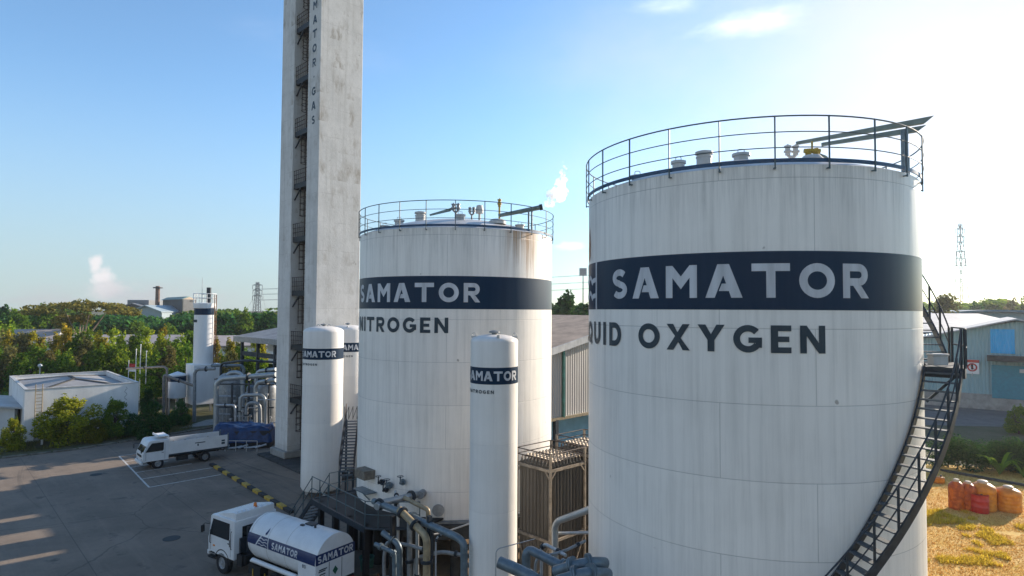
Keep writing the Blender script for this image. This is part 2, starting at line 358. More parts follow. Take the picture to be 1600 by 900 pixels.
# ------------------------------------------------------------------ lettering
def arc(cx, cy, rx, ry, a0, a1, n=14): return [(cx + rx * math.cos(R(a0 + (a1 - a0) * i / n)), cy + ry * math.sin(R(a0 + (a1 - a0) * i / n))) for i in range(n + 1)]
def strip(pts, w, closed=False):
    """a stroke as quads with mitred joins"""
    pts = [p for i, p in enumerate(pts) if i == 0 or (Vector(p) - Vector(pts[i - 1])).length > 1e-4]
    n = len(pts); P2 = [Vector(p) for p in pts]; L = []
    for i, p in enumerate(P2):
        a = P2[i - 1] if (i or closed) else None; b = P2[(i + 1) % n] if (i < n - 1 or closed) else None
        d1 = (p - a).normalized() if a is not None else None; d2 = (b - p).normalized() if b is not None else None
        d = ((d1 or d2) + (d2 or d1)).normalized(); nn = Vector((-d.y, d.x)); k = 1.0
        if d1 and d2: k = 1 / max(.4, nn.dot(Vector((-d1.y, d1.x))))
        L.append((p + nn * w / 2 * k, p - nn * w / 2 * k))
    return [[L[i][1], L[(i + 1) % n][1], L[(i + 1) % n][0], L[i][0]] for i in range(n if closed else n - 1)]
def rect(x0, y0, x1, y1): return [(x0, y0), (x1, y0), (x1, y1), (x0, y1)]
W_ = .235
GL = {
 'S': (.80, strip(arc(.40, .705, .275, .185, 32, 262, 18) + arc(.40, .295, .285, .185, 82, -148, 18), W_ * .92)),
 'A': (1.05, [[(0, 0), (.27, 0), (.515, .66), (.515, 1), (.35, 1)], [(.515, .66), (.74, 0), (1.05, 0), (.68, 1), (.515, 1)], [(.39, .2), (.672, .2), (.597, .42), (.475, .42)]]),
 'M': (1.0, [rect(0, 0, .225, 1), rect(.775, 0, 1, 1), [(.225, 1), (.225, .62), (.5, .27), (.5, .66)], [(.775, 1), (.5, .66), (.5, .27), (.775, .62)]]),
 'T': (1.05, [rect(0, .775, 1.05, 1), rect(.40, 0, .65, .775)]),
 'O': (1.04, strip(arc(.52, .5, .40, .385, 0, 348.75, 31), W_, True)),
 'R': (.86, [rect(0, 0, .225, 1)] + strip([(.225, .89), (.52, .89)] + arc(.52, .68, .21, .21, 80, -80, 10) + [(.52, .47), (.225, .47)], .22) + [[(.33, .36), (.60, .36), (.87, 0), (.60, 0)]]),
 'G': (.98, strip(arc(.5, .5, .385, .385, 40, 325, 24), W_) + [rect(.52, .35, .98, .55), rect(.765, .18, .98, .35)]),
 'L': (.66, [rect(0, 0, .24, 1), rect(.24, 0, .66, .22)]),
 'I': (.25, [rect(0, 0, .25, 1)]),
 'Q': (1.04, strip(arc(.52, .5, .40, .385, 0, 348.75, 31), W_, True) + [[(.60, .34), (.76, .44), (1.02, .02), (.86, -.08)]]),
 'U': (.84, strip([(.12, 1), (.12, .42)] + arc(.42, .42, .30, .305, 180, 360, 16) + [(.72, .42), (.72, 1)], W_)),
 'D': (.86, [rect(0, 0, .235, 1)] + strip([(.235, .885), (.40, .885)] + arc(.40, .5, .345, .385, 85, -85, 16) + [(.40, .115), (.235, .115)], W_)),
 'X': (.94, [[(0, 0), (.28, 0), (.94, 1), (.66, 1)], [(.66, 0), (.94, 0), (.56, .5), (.44, .40)], [(0, 1), (.28, 1), (.50, .60), (.38, .5)]]),
 'Y': (.98, [rect(.365, 0, .615, .42), [(0, 1), (.29, 1), (.49, .64), (.49, .42), (.365, .42)], [(.98, 1), (.69, 1), (.49, .64), (.49, .42), (.615, .42)]]),
 'E': (.70, [rect(0, 0, .25, 1), rect(.25, 0, .70, .21), rect(.25, .40, .63, .60), rect(.25, .79, .70, 1)]),
 'N': (.90, [rect(0, 0, .235, 1), rect(.665, 0, .90, 1), [(.235, 1), (.235, .62), (.665, 0), (.665, .38)]]),
 '0': (.62, strip(arc(.31, .5, .20, .39, 0, 345, 23), .2, True)),
 '3': (.62, strip(arc(.28, .72, .20, .18, 130, -80, 10), .2) + strip(arc(.28, .29, .22, .19, 80, -130, 10), .2)),
 ' ': (.42, []), '.': (.3, [rect(.05, .4, .25, .6)]),
}
def text_width(s, gap=.2): return sum(GL[c][0] for c in s) + gap * (len(s) - 1)
def text_polys(s, cap, gap=.2, sx=1.0):
    """polygons of a word, baseline at 0, x from 0; every piece a hair prouder than the one before where strokes may cross"""
    x = 0; out = []
    for c in s:
        w, ps = GL[c]
        for i, p in enumerate(ps): out.append(([((a[0] + x) * cap * sx, a[1] * cap) for a in p], i % 7 * .0004 if c in 'GRSQX3U' else 0))
        x += w + gap
    return out, (x - gap) * cap * sx
def wrap_mesh(name, polys, fn, m, parent, cut=None, ycut=None):
    """flat polygons cut into strips and carried by fn(x, y, lift) on to a surface"""
    groups = {}
    for p, l in polys: groups.setdefault(round(l, 5), []).append(p)
    V_, F_ = [], []
    for l, ps in groups.items():
        bm = bmesh.new()
        for p in ps:
            vs_ = [bm.verts.new((a[0], a[1], 0)) for a in p]
            try: bm.faces.new(vs_)
            except ValueError: pass
        if cut:
            xs = [v.co.x for v in bm.verts]; x = math.floor(min(xs) / cut) * cut
            while x < max(xs):
                bmesh.ops.bisect_plane(bm, geom=bm.verts[:] + bm.edges[:] + bm.faces[:], plane_co=(x, 0, 0), plane_no=(1, 0, 0)); x += cut
        if ycut:
            ys = [v.co.y for v in bm.verts]; y = math.floor(min(ys) / ycut) * ycut
            while y < max(ys):
                bmesh.ops.bisect_plane(bm, geom=bm.verts[:] + bm.edges[:] + bm.faces[:], plane_co=(0, y, 0), plane_no=(0, 1, 0)); y += ycut
        bmesh.ops.triangulate(bm, faces=bm.faces[:]); bm.verts.index_update()
        o = len(V_); V_ += [fn(v.co.x, v.co.y, l) for v in bm.verts]; F_ += [tuple(v.index + o for v in f.verts) for f in bm.faces]; bm.free()
    mb = MB(); mb.add(V_, F_)
    return mb.build(name, m, parent, smooth=False, recalc=False)
def on_cyl(rad, phi0, z0):
    """x runs along the wall from angle phi0 (0 faces -Y, positive towards +X)"""
    def fn(x, y, l):
        a = phi0 + x / rad; r = rad + .012 + l
        return Vector((r * math.sin(a), -r * math.cos(a), z0 + y))
    return fn
def phi_at(center, rad, px):
    """angle of the wall point seen at column px at camera height"""
    d = ray(px, 486); d = Vector((d.x, d.y)).normalized(); c = Vector((center[0], center[1]))
    b = d.dot(c); disc = b * b - (c.dot(c) - rad * rad)
    p = d * (b - math.sqrt(max(disc, 0))) - c
    return math.atan2(p.x, -p.y)

# ================================================================== GROUND
def sheet(name, pts, z, m, kind='structure'):
    mb = MB(); mb.add([Vector((p[0], p[1], z)) for p in pts], [tuple(range(len(pts)))])
    o = mb.build(name, m, smooth=False, recalc=False)
    if o.data.polygons[0].normal.z < 0: o.data.flip_normals()
    return tag(o, kind=kind)
def ground_mat(name, a, b, c, s1, s2, bump=.5, rough=.95, marks=0):
    m = bpy.data.materials.new(name); m.use_nodes = True; k = NT(m); o = k.n('ShaderNodeTexCoord').outputs['Object']
    col = k.mix(k.rng(k.noise(o, s1, 8, .68), .38, .64), a, b)
    col = k.mix(k.math('MULTIPLY', k.rng(k.noise(o, s2, 8, .7), .46, .72), .8), col, c)
    if marks:   # long tyre-swept streaks and oil spots on the yard
        q = k.n('ShaderNodeVectorMath', {0: o, 1: tuple(U)}, operation='DOT_PRODUCT').outputs['Value']; w = k.n('ShaderNodeVectorMath', {0: o, 1: tuple(V)}, operation='DOT_PRODUCT').outputs['Value']
        vv = k.n('ShaderNodeCombineXYZ', {0: k.math('MULTIPLY', q, .09), 1: k.math('MULTIPLY', w, .8), 2: 0.0}).outputs[0]
        col = k.mix(k.math('MULTIPLY', k.rng(k.noise(vv, 1.3, 7, .7), .5, .72), .55), col, (.28, .225, .175))
        col = k.mix(k.math('MULTIPLY', k.rng(k.noise(o, .8, 4, .6), .60, .72), .7), col, (.06, .056, .052))
        ty = k.n('ShaderNodeCombineXYZ', {0: k.math('MULTIPLY', k.math('ADD', w, k.math('MULTIPLY', k.math('SINE', k.math('MULTIPLY', q, .09)), 3.0)), 1.6), 1: k.math('MULTIPLY', q, .03), 2: 4.0}).outputs[0]
        col = k.mix(k.math('MULTIPLY', k.rng(k.noise(ty, 1.0, 4, .6), .60, .70), .55), col, (.055, .052, .048))
        cr_ = k.n('ShaderNodeTexVoronoi', {'Vector': k.n('ShaderNodeVectorMath', {0: o, 1: k.n('ShaderNodeVectorMath', {0: k.n('ShaderNodeTexNoise', {'Vector': o, 'Scale': .5, 'Detail': 5.0}).outputs['Color'], 1: (1.2, 1.2, 0)}, operation='MULTIPLY').outputs[0]}, operation='ADD').outputs[0], 'Scale': .075}, feature='DISTANCE_TO_EDGE').outputs['Distance']
        col = k.mix(k.math('MULTIPLY', k.rng(cr_, .004, .001), .4), col, (.04, .038, .036))
        br = k.n('ShaderNodeTexBrick', {'Vector': k.n('ShaderNodeCombineXYZ', {0: q, 1: w, 2: 0.0}).outputs[0], 'Color1': (1, 1, 1, 1), 'Color2': (1, 1, 1, 1), 'Scale': 1.0, 'Mortar Size': .022, 'Mortar Smooth': .4, 'Brick Width': 14.0, 'Row Height': 6.0}, offset=0.0)
        col = k.mix(k.math('MULTIPLY', br.outputs['Fac'], .55), col, (.06, .058, .055))
    k.link(col, 'Base Color'); k.b.inputs['Roughness'].default_value = rough; k.b.inputs['Specular IOR Level'].default_value = .25
    bp = k.n('ShaderNodeBump', {'Height': k.noise(o, 9.0, 6, .7), 'Strength': bump, 'Distance': .06}); k.link(bp.outputs[0], 'Normal')
    return m
M['dirt'] = ground_mat('grass_dirt', (.075, .080, .035), (.12, .10, .060), (.05, .065, .022), .35, 1.7)
M['asphalt'] = ground_mat('asphalt', (.185, .148, .115), (.245, .195, .150), (.125, .104, .085), .30, .09, .25, .88, 1)
M['soil'] = ground_mat('soil', (.20, .135, .075), (.26, .18, .11), (.11, .075, .045), .6, 2.4, .7)
M['straw'] = ground_mat('straw_ground', (.72, .45, .10), (.82, .58, .22), (.58, .33, .06), .45, 1.8, .9)
M['lot'] = ground_mat('gravel_lot', (.13, .125, .12), (.17, .16, .15), (.09, .09, .085), .3, 1.1, .5)
sheet('ground', [(-2600, -300), (2600, -300), (2600, 3600), (-2600, 3600)], 0, M['dirt'])
far_edge = [G(-700, 790), G(-40, 722), G(120, 703), G(338, 668), G(470, 660)]
yard = far_edge + [G(560, 700), Vector((-4.5, 40, 0)), Vector((-4.5, 22, 0)), Vector((-3, 8, 0)), Vector((-34, -12, 0)), Vector((-90, 10, 0))]
sheet('asphalt_yard', yard, .02, M['asphalt'])
sheet('soil_ground', [(-4.6, 8), (16, 4), (26, 30), (20, 70), (-6, 60)], .012, M['soil'])
sheet('straw_field', [G(1380, 905), G(1440, 725), G(1700, 738), (75, 40), (70, 6), (18, 6)], .016, M['straw'])
sheet('gravel_lot', [G(1440, 664), G(1440, 622), (140, 84), (140, 58)], .008, M['lot'])
# painted bay lines, traced on the ground plane
def line_on(a, b, w=.11, z=.026):
    a, b = Vector(a), Vector(b); d = (b - a).normalized(); n = Vector((-d.y, d.x, 0)) * w / 2
    return [a + n, b + n, b - n, a - n], z
pm = MB()
for a, b in (((186, 713), (233, 762)), ((233, 762), (345, 742)), ((222, 749), (333, 731)), ((212, 739), (300, 725)), ((204, 731), (262, 721)), ((196, 722), (222, 718)), ((186, 713), (214, 709))):
    q, z = line_on(G(*a), G(*b)); pm.add([Vector((p.x, p.y, z)) for p in q], [(0, 1, 2, 3)])
tag(pm.build('road_marking', M['road_line'], smooth=False), kind='structure')
for (px, py, r_) in ((150, 742, .38), (268, 842, .42)):
    mh_ = MB().cyl(Z * 0, Z * .012, r_, n=24); o = mh_.build('manhole_cover', M['black']); o.location = G(px, py) + Z * .021; tag(o, 'round iron cover let into the yard, the one nearest the ' + ('parking bays' if py < 800 else 'tanker truck'), 'manhole cover')
# kerbs: yellow and black stones in a row
def kerb(name, pts, step=.55, w=.22, h=.15, gap=.06):
    a_, b_ = MB(), MB(); i = 0
    for p, q in zip(pts, pts[1:]):
        p, q = Vector(p), Vector(q); n = max(1, int((q - p).length / step)); d = (q - p) / n; e = d.normalized()
        for k in range(n):
            (a_ if i % 2 else b_).box(p + d * (k + .5) + Z * (h / 2 + rnd.uniform(-.01, .01)), (d.length - gap, w, h), (e, Vector((-e.y, e.x, 0)), Z)); i += 1
    o = tag(a_.build(name, M['yellow'], bevel=.02), kind='structure'); c = b_.build('black_stones', M['kerb_black'], bevel=.02); c.parent = o
kerb('kerb', [G(330, 727), G(456, 803)], 1.0, .3, .2, .08)
M['kerb_worn'] = mat('worn_kerb', (.22, .20, .16), .85, var=.3, scale=2)
kb = MB()
for p, q in zip(far_edge[1:4], far_edge[2:5]):
    n = max(1, int((q - p).length / 1.4)); d = (q - p) / n; e = d.normalized()
    for k in range(n):
        kb.box(p + d * (k + .5) + Z * .075, (d.length - (.05 if k % 2 else .25), .25, .15), (e, Vector((-e.y, e.x, 0)), Z))
tag(kb.build('verge_kerb', M['kerb_worn'], bevel=.02), kind='structure')
pad = MB(); c0 = Vector((-19.3, 51, 0)) - U * 1.2 - V * 1.0
pad.prism([c0, c0 + U * 11.5, c0 + U * 11.5 + V * 7, c0 + V * 7], Z * .18)
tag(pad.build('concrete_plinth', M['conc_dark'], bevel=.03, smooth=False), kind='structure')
pad2 = MB(); c1 = G(330, 656) - V * .5; pad2.prism([c1, c1 + U * 3.2 - V * 3.5, c1 + U * 4 + V * 12, c1 + V * 12], Z * .06)
tag(pad2.build('pavement', M['concrete'], smooth=False), kind='structure')

# ================================================================== THE TWO BIG TANKS
RT, ZB, ZR = 5.05, 2.62, 15.77
RISE = 1.0
RS = (RT * RT + RISE * RISE) / (2 * RISE)
def dome_z(r): return ZR + math.sqrt(RS * RS - r * r) - (RS - RISE)
def sam_text(root, rad, px_end, center, cap, z0, gap=.2, name='lettering', word='SAMATOR', m='letter', cut=.12, sx=1.0):
    polys, w = text_polys(word, cap, gap, sx)
    a1 = phi_at(center, rad, px_end)
    return wrap_mesh(name, polys, on_cyl(rad + .004, a1 - w / rad, z0), M[m], root, cut), a1 - w / rad
def ring(rad, z0, z1, n=128, a0=0, a1=2 * math.pi):
    mb = MB(); k = n if a1 - a0 >= 6.28 else n
    v = []
    for i in range(k + 1):
        a = a0 + (a1 - a0) * i / k; v += [Vector((rad * math.sin(a), -rad * math.cos(a), z0)), Vector((rad * math.sin(a), -rad * math.cos(a), z1))]
    return mb.add(v, [(2 * i, 2 * i + 2, 2 * i + 3, 2 * i + 1) for i in range(k)])
def cpt(r, a, z): return Vector((r * math.sin(a), -r * math.cos(a), z))
EMB = .25 - (phi_at((7.654, 20.63), RT, 932.5) - phi_at((7.654, 20.63), RT, 960)) * RT - .25
def big_tank(center, label, shell_m, word, px_sam, px_word):
    t = thing('storage_tank', (center[0], center[1], 0), label, 'storage tank', 'flat bottomed storage tanks')
    w = MB().lathe([(RT - .02, ZB), (RT, ZB + .02)] + [(RT, ZB + (ZR - ZB) * i / 14) for i in range(1, 15)], 128); w.build('shell', shell_m, t)
    rf = MB().lathe([(RT - .005, ZR - .02)] + [(RT * math.cos(i * math.pi / 2 / 12), dome_z(RT * math.cos(i * math.pi / 2 / 12))) for i in range(0, 12)] + [(0, ZR + RISE)], 96); rf.build('roof', M['roof_w'], t)
    MB().lathe([(RT + .16, ZB - .10), (RT + .16, ZB), (RT - .1, ZB)], 96).build('base_plate', M['pipe_grey'], t)
    ring(RT + .005, 12.06, 13.56).build('painted_band', M['navy_band'], t, recalc=False)
    cap = .875
    l1, a_s = sam_text(t, RT, px_sam, center, cap, 12.37, .25)
    l2, _ = sam_text(t, RT, px_word, center, .70, 10.97, .30 if px_word > 1000 else .27, 'product_name', word, 'navy_text')
    # emblem before the name: upright bar, two waves across the dark field and a flame above it
    eb = MB(); x0 = a_s * RT - EMB
    fn = on_cyl(RT + .004, 0, 0)
    wrap_mesh('emblem', [(rect(x0, 12.06, x0 + .14, 13.56), 0)] +
              [(p, 0) for zc in (12.50, 13.0) for p in strip([(x0 - 1.75 + i * .07, zc + .10 * math.sin(i * .52) * (1 if i < 21 else .2)) for i in range(26)], .15)] +
              [(p, .0005) for p in strip([(x0 - 1.70, 12.06), (x0 - 1.25, 13.56)], .16)], fn, M['letter'], t, .12)
    wrap_mesh('flame_mark', [([(x0 - .95, 13.62), (x0 - .72, 13.85), (x0 - .70, 14.25), (x0 - .86, 14.85), (x0 - 1.0, 14.4), (x0 - 1.16, 14.1), (x0 - 1.15, 13.8)], 0)], fn, M['flame'], t, .12)
    # edge plate, railing with posts
    MB().lathe([(RT + .06, ZR + .05), (RT + .06, ZR + .15), (RT + .03, ZR + .15), (RT + .03, ZR + .05), (RT + .06, ZR + .05)], 128).build('edge_plate', M['blue_plate'], t)
    rl = MB()
    for h, r_ in ((1.23, .020), (.82, .014), (.42, .014)): rl.tube([cpt(RT + .085, 2 * math.pi * i / 96, ZR + h) for i in range(96)], r_, 6, True)
    railing = rl.build('railing', M['rail'], t)
    post = MB(); post.box((0, -(RT + .10), ZR + .55), (.032, .032, 1.36)); post.box((0, -(RT + .05), ZR - .10), (.05, .10, .03))
    po = post.build('post', M['rail'], railing)
    for i in range(24):
        c = po if i == 0 else po.copy()
        if i: COL.objects.link(c); c.parent = railing
        c.rotation_euler.z = R(15) * i + R(4)
    return t
def on_roof(t, px, Y):
    """a point of the dome at column px and depth Y, in the tank's own coordinates"""
    d = ray(px, 240); x = d.x / d.y * Y - t.location.x; y = Y - t.location.y
    return Vector((x, y, dome_z(min(RT - .1, math.hypot(x, y)))))
def roof_vent(t, px, Y, r, h):
    p = on_roof(t, px, Y) - Z * .06
    MB().lathe([(r * .92, 0), (r * .92, h * .55), (r * 1.0, h * .56), (r * 1.0, h * .64), (r * .8, h * .66), (r * .8, h * .76), (r * 1.08, h * .78), (r * 1.08, h * .92), (r * .5, h), (0, h * 1.02)], 20, p).build('roof_vent', M['white_dirty'], t)
def roof_hatch(t, px, Y, r, h):
    p = on_roof(t, px, Y) - Z * .05
    o = MB().lathe([(r * .9, 0), (r * .9, h * .7), (r * 1.12, h * .7), (r * 1.12, h), (0, h * 1.08)], 20, p).build('roof_hatch', M['white_dirty'], t)
    MB().tube(bend([p + Vector((-r * .4, 0, h)), p + Vector((-r * .4, 0, h + .14)), p + Vector((r * .4, 0, h + .14)), p + Vector((r * .4, 0, h))], .05), .012, 6).build('handle', M['galv'], o)
def valve_cluster(t, p, h, m, heads=2, s=1.0):
    b = MB().cyl(p - Z * .1, p + Z * h * .6, .06 * s, n=10).build('relief_valve', m, t)
    hd = MB()
    for i in range(heads):
        q = p + Vector(((i - (heads - 1) / 2) * .26 * s, 0, h * .62)); hd.cyl(p + Z * h * .5, q, .05 * s, n=8)
        hd.cyl(q, q + Z * h * .30, .085 * s, n=8); hd.cyl(q + Z * h * .12, q + Z * h * .18, .13 * s, n=8); hd.cyl(q + Z * h * .32, q + Z * h * .38, .12 * s, n=8); hd.cyl(q + Z * h * .3, q + Z * h * .44, .03 * s, n=6)
    hd.build('valve_head', m, b)
M['roof_w'] = mat('roof_white', (.66, .64, .61), .5, var=.16, scale=1.1)
def navy_band_mat():
    m = bpy.data.materials.new('navy_band'); m.use_nodes = True; k = NT(m); o = k.n('ShaderNodeTexCoord').outputs['Object']
    st = k.n('ShaderNodeMapping', {0: o, 3: (2.5, 2.5, .12)}).outputs[0]
    k.link(k.mix(k.math('MULTIPLY', k.rng(k.noise(st, 1.3, 7, .66), .4, .75), .30), (.002, .020, .050), (.020, .046, .085)), 'Base Color')
    k.b.inputs['Roughness'].default_value = .38; k.b.inputs['Specular IOR Level'].default_value = .18
    return m
M['navy_band'] = navy_band_mat()
M['flame'] = mat('flame_orange', (.62, .30, .16), .5)
OX, NI = (7.654, 20.63), (-2.94, 32.97)
sh_o = shell_mat('oxygen_shell', RT, (.86, .82, .755), dirt=.55)
sh_n = shell_mat('nitrogen_shell', RT, (.86, .815, .745), dirt=.6, rust=(R(44), R(14), ZR - .05, 2.9))
ox = big_tank(OX, 'larger looking white round tank lettered LIQUID OXYGEN with a dark spiral stair', sh_o, 'LIQUID OXYGEN', 1357, 1289)
ni = big_tank(NI, 'white round tank lettered NITROGEN with rust streaks under its rim', sh_n, 'LIQUID NITROGEN', 750, 701)

# ---- roof gear, oxygen
roof_vent(ox, 1100, 19.2, .25, .52); roof_hatch(ox, 1158, 18.6, .24, .26); roof_hatch(ox, 1060, 18.4, .20, .26); roof_hatch(ox, 996, 18.9, .20, .14); roof_hatch(ox, 1336, 19.6, .24, .16)
p = on_roof(ox, 1237, 20.2); valve_cluster(ox, p, .82, M['white_dirty'], 2)
p = on_roof(ox, 1268, 19.0)
MB().lathe([(.30, 0), (.34, .1), (.34, .22), (.24, .34), (0, .36)], 18, p - Z * .05).build('vent_base', M['white_dirty'], ox)
vb = MB(); vb.cyl(p + Vector((-.1, 0, .3)), p + Vector((-.1, 0, .5)), .09); vb.cyl(p + Vector((.14, 0, .3)), p + Vector((.14, 0, .52)), .08); vb.cyl(p + Vector((-.22, 0, .44)), p + Vector((.26, 0, .44)), .075); vb.cyl(p + Vector((.02, 0, .44)), p + Vector((.02, 0, .74)), .03)
vb.build('yellow_valve', M['yellow'], ox)
def duct(t, a, b, w0, w1, m):
    """square vent duct cut at a slant at its outer end"""
    a, b = Vector(a), Vector(b); d = (b - a).normalized(); s = d.cross(Z).normalized(); u = s.cross(d); mb = MB()
    mb.hexa([a - s * w0 - u * w0, a + s * w0 - u * w0, b + s * w1 - u * w1 - d * .16, b - s * w1 - u * w1 - d * .16, a - s * w0 + u * w0, a + s * w0 + u * w0, b + s * w1 + u * w1 + d * .10, b - s * w1 + u * w1 + d * .10])
    return mb.build('vent_duct', m, t, smooth=False)
M['duct'] = mat('duct_green', (.20, .255, .235), .5, .1, var=.15, scale=3)
loc = lambda t, px, py, Y: P(px, py, Y) - t.location
duct(ox, loc(ox, 1244, 224, 20.2), loc(ox, 1453, 187, 19.2), .05, .088, M['duct'])
duct(ox, loc(ox, 1284, 226, 19.0), loc(ox, 1441, 201, 18.4), .05, .078, M['duct'])
sp = MB()
for px in (1411, 1417):
    b = loc(ox, px, 262, 18.2); sp.cyl(b - Z * .15, b + Z * 1.12, .05, n=8)
sp.build('duct_support', M['pipe_blue'], ox)
p = on_roof(ox, 1293, 19.2); MB().tube(bend([p - Z * .1, p + Z * .35, p + Z * .42 + Vector((-.45, 0, .1))], .1), .045, 8).build('vent_pipe', M['duct'], ox)

# ---- roof gear, nitrogen
roof_vent(ni, 658, 31.6, .28, .56); roof_hatch(ni, 625, 31.0, .24, .26); roof_hatch(ni, 720, 30.0, .24, .30); roof_hatch(ni, 813, 30.6, .22, .2); roof_hatch(ni, 603, 31.0, .24, .14)
valve_cluster(ni, on_roof(ni, 713, 33.0), .95, M['pipe_grey'], 2); valve_cluster(ni, on_roof(ni, 738, 33.4), .85, M['pipe_grey'], 2, .8)
p = on_roof(ni, 750, 33.2); mv = MB().cyl(p, p + Z * .55, .07, n=10).build('mushroom_vent', M['white_dirty'], ni); MB().lathe([(.05, .5), (.2, .52), (.22, .7), (.16, .95), (0, 1.0)], 16, p).build('cowl', M['white_dirty'], mv)
p = on_roof(ni, 781, 31.2); valve_cluster(ni, p + Z * .2, 1.0, M['yellow'], 1, .9)
MB().lathe([(.42, 0), (.42, .14), (.3, .24), (0, .26)], 18, on_roof(ni, 778, 30.2) - Z * .05).build('vent_base', M['white_dirty'], ni)
duct(ni, loc(ni, 672, 336, 32.5), loc(ni, 706, 327, 33.2), .05, .09, M['duct'])
vp = MB().tube([loc(ni, 779, 337, 30.2), loc(ni, 800, 333, 30.1), loc(ni, 847, 323.5, 30.0)], [.09, .10, .12], 12).build('vent_pipe', M['duct'], ni)
MB().cyl(loc(ni, 843, 324.2, 30.0), loc(ni, 847.5, 323.4, 30.0), .15, n=12).build('pipe_flange', M['steel_dark'], vp)
sp = MB()
for px in (826, 831):
    b = loc(ni, px, 352, 29.9); sp.cyl(b - Z * .2, b + Z * .72, .045, n=8)
sp.build('duct_support', M['pipe_blue'], ni)
# ---- appurtenances on the nitrogen tank's lower shell
def on_shell(t, px, py, lift=0.0):
    d = ray(px, py); c = t.location; o = cam_pos - c
    a = d.x ** 2 + d.y ** 2; b = o.x * d.x + o.y * d.y; cc = o.x ** 2 + o.y ** 2 - (RT + lift) ** 2
    s = (-b - math.sqrt(max(b * b - a * cc, 0))) / a; p = o + d * s
    n = Vector((p.x, p.y, 0)).normalized(); return p, n
p, n = on_shell(ni, 578, 738); s = n.cross(Z)
MB().box(p + n * .28, (.95, .55, .42), (s, n, Z)).build('instrument_cabinet', M['box_tan'], ni, bevel=.015, smooth=False)
br = MB(); br.box(p + n * .28 - Z * .8, (1.3, .5, .05), (s, n, Z)); br.beam(p - Z * 1.3, p + n * .45 - Z * .8, .05)
br.build('bracket_shelf', M['pipe_blue'], ni, smooth=False)
for i, (px, py, r) in enumerate(((600, 752, .10), (612, 757, .12), (607, 764, .10), (632, 752, .11))):
    p, n = on_shell(ni, px, py); vb = MB().cyl(p, p + n * .35, r * .6, n=10); vb.cyl(p + n * .12, p + n * .18, r * 1.3, n=12); vb.cyl(p + n * .35, p + n * .35 + Z * .3, .03, n=6)
    v_ = vb.build('shell_valve', M['pipe_blue'] if i % 2 else M['steel_dark'], ni)
    wh = MB().tube([p + n * .35 + Z * .3 + Vector((math.cos(a), math.sin(a), 0)) * r * 1.2 for a in [2 * math.pi * k / 12 for k in range(12)]], .015, 5, True); wh.build('handwheel', M['steel_dark'], v_)
p, n = on_shell(ni, 685, 797); MB().cyl(p - n * .05, p + n * .07, .27, n=24).build('manhole_cover', M['galv'], ni)
p, n = on_shell(ni, 661, 770); MB().cyl(p - n * .05, p + n * .4, .17, n=16).build('nozzle', M['pipe_grey'], ni)

# ---- spiral stair of the oxygen tank
RI, RO = RT + .06, RT + .90
A0, A_L0, A_L1, A_TOP = R(-44), R(48.5), R(73), R(120)
def stair_z(a): return 5.76 + (math.degrees(a) - 6) * .112
ZL = stair_z(A_L0)
def stair_z2(a): return ZL + (ZR - ZL) * (a - A_L1) / (A_TOP - A_L1)
def helix_strip(a0, a1, fz, rad, h, th=.025, n=40):
    mb = MB(); v = []
    for i in range(n + 1):
        a = a0 + (a1 - a0) * i / n; z = fz(a)
        v += [cpt(rad - th, a, z - h), cpt(rad + th, a, z - h), cpt(rad + th, a, z + .03), cpt(rad - th, a, z + .03)]
    f = []
    for i in range(n):
        o = 4 * i; f += [(o + j, o + (j + 1) % 4, o + 4 + (j + 1) % 4, o + 4 + j) for j in range(4)]
    f += [(3, 2, 1, 0), tuple(4 * n + j for j in range(4))]
    return mb.add(v, f)
sb = helix_strip(A0, A_L0, stair_z, RI, .24); st = helix_strip(A0, A_L0, stair_z, RO, .27)
for x in (helix_strip(A_L1, A_TOP, stair_z2, RI, .24), helix_strip(A_L1, A_TOP, stair_z2, RO, .27)): st.add(x.v, x.f)
st.add(sb.v, sb.f)
stair = st.build('spiral_staircase', M['steel_dark'], ox)
def tread(a, z, dw):
    mb = MB(); w = dw / 2
    c = [cpt(RI + .03, a - w, 0), cpt(RO - .03, a - w, 0), cpt(RO - .03, a + w, 0), cpt(RI + .03, a + w, 0)]
    mb.hexa([q + Z * (z - .035) for q in c] + [q + Z * z for q in c]); return mb
n1 = 46
for i in range(n1):
    a = A0 + (A_L0 - A0) * (i + .5) / n1; tread(a, stair_z(a) - .03, R(2.05)).build('tread', M['tread'] if 'tread' in M else M.setdefault('tread', mat('tread_steel', (.13, .15, .165), .5, .3, var=.2, scale=8)), stair, smooth=False)
n2 = 24
for i in range(n2):
    a = A_L1 + (A_TOP - A_L1) * (i + .5) / n2; tread(a, stair_z2(a) - .03, R(2.0)).build('tread', M['tread'], stair, smooth=False)
hb = MB()
for h, r_ in ((1.05, .024), (.55, .018)):
    hb.tube([cpt(RO, A0 + (A_L0 - A0) * i / 40, stair_z(A0 + (A_L0 - A0) * i / 40) + h) for i in range(41)] , r_, 6)
    hb.tube([cpt(RO, A_L1 + (A_TOP - A_L1) * i / 24, stair_z2(A_L1 + (A_TOP - A_L1) * i / 24) + h) for i in range(25)], r_, 6)
for i in range(0, 31):
    a = A0 + (A_L0 - A0) * i / 14
    if a > A_L0 + .01: break
    hb.beam(cpt(RO, a, stair_z(a) - .1), cpt(RO, a, stair_z(a) + 1.05), .045)
for i in range(9):
    a = A_L1 + (A_TOP - A_L1) * i / 8; hb.beam(cpt(RO, a, stair_z2(a) - .1), cpt(RO, a, stair_z2(a) + 1.05), .045)
hb.tube([cpt(RI + .03, A_L1 + (A_TOP - A_L1) * i / 24, stair_z2(A_L1 + (A_TOP - A_L1) * i / 24) + 1.05) for i in range(25)], .02, 6)
hb.build('handrail', M['steel_dark'], stair)
lp = MB(); na = 14; RL = RT + .98
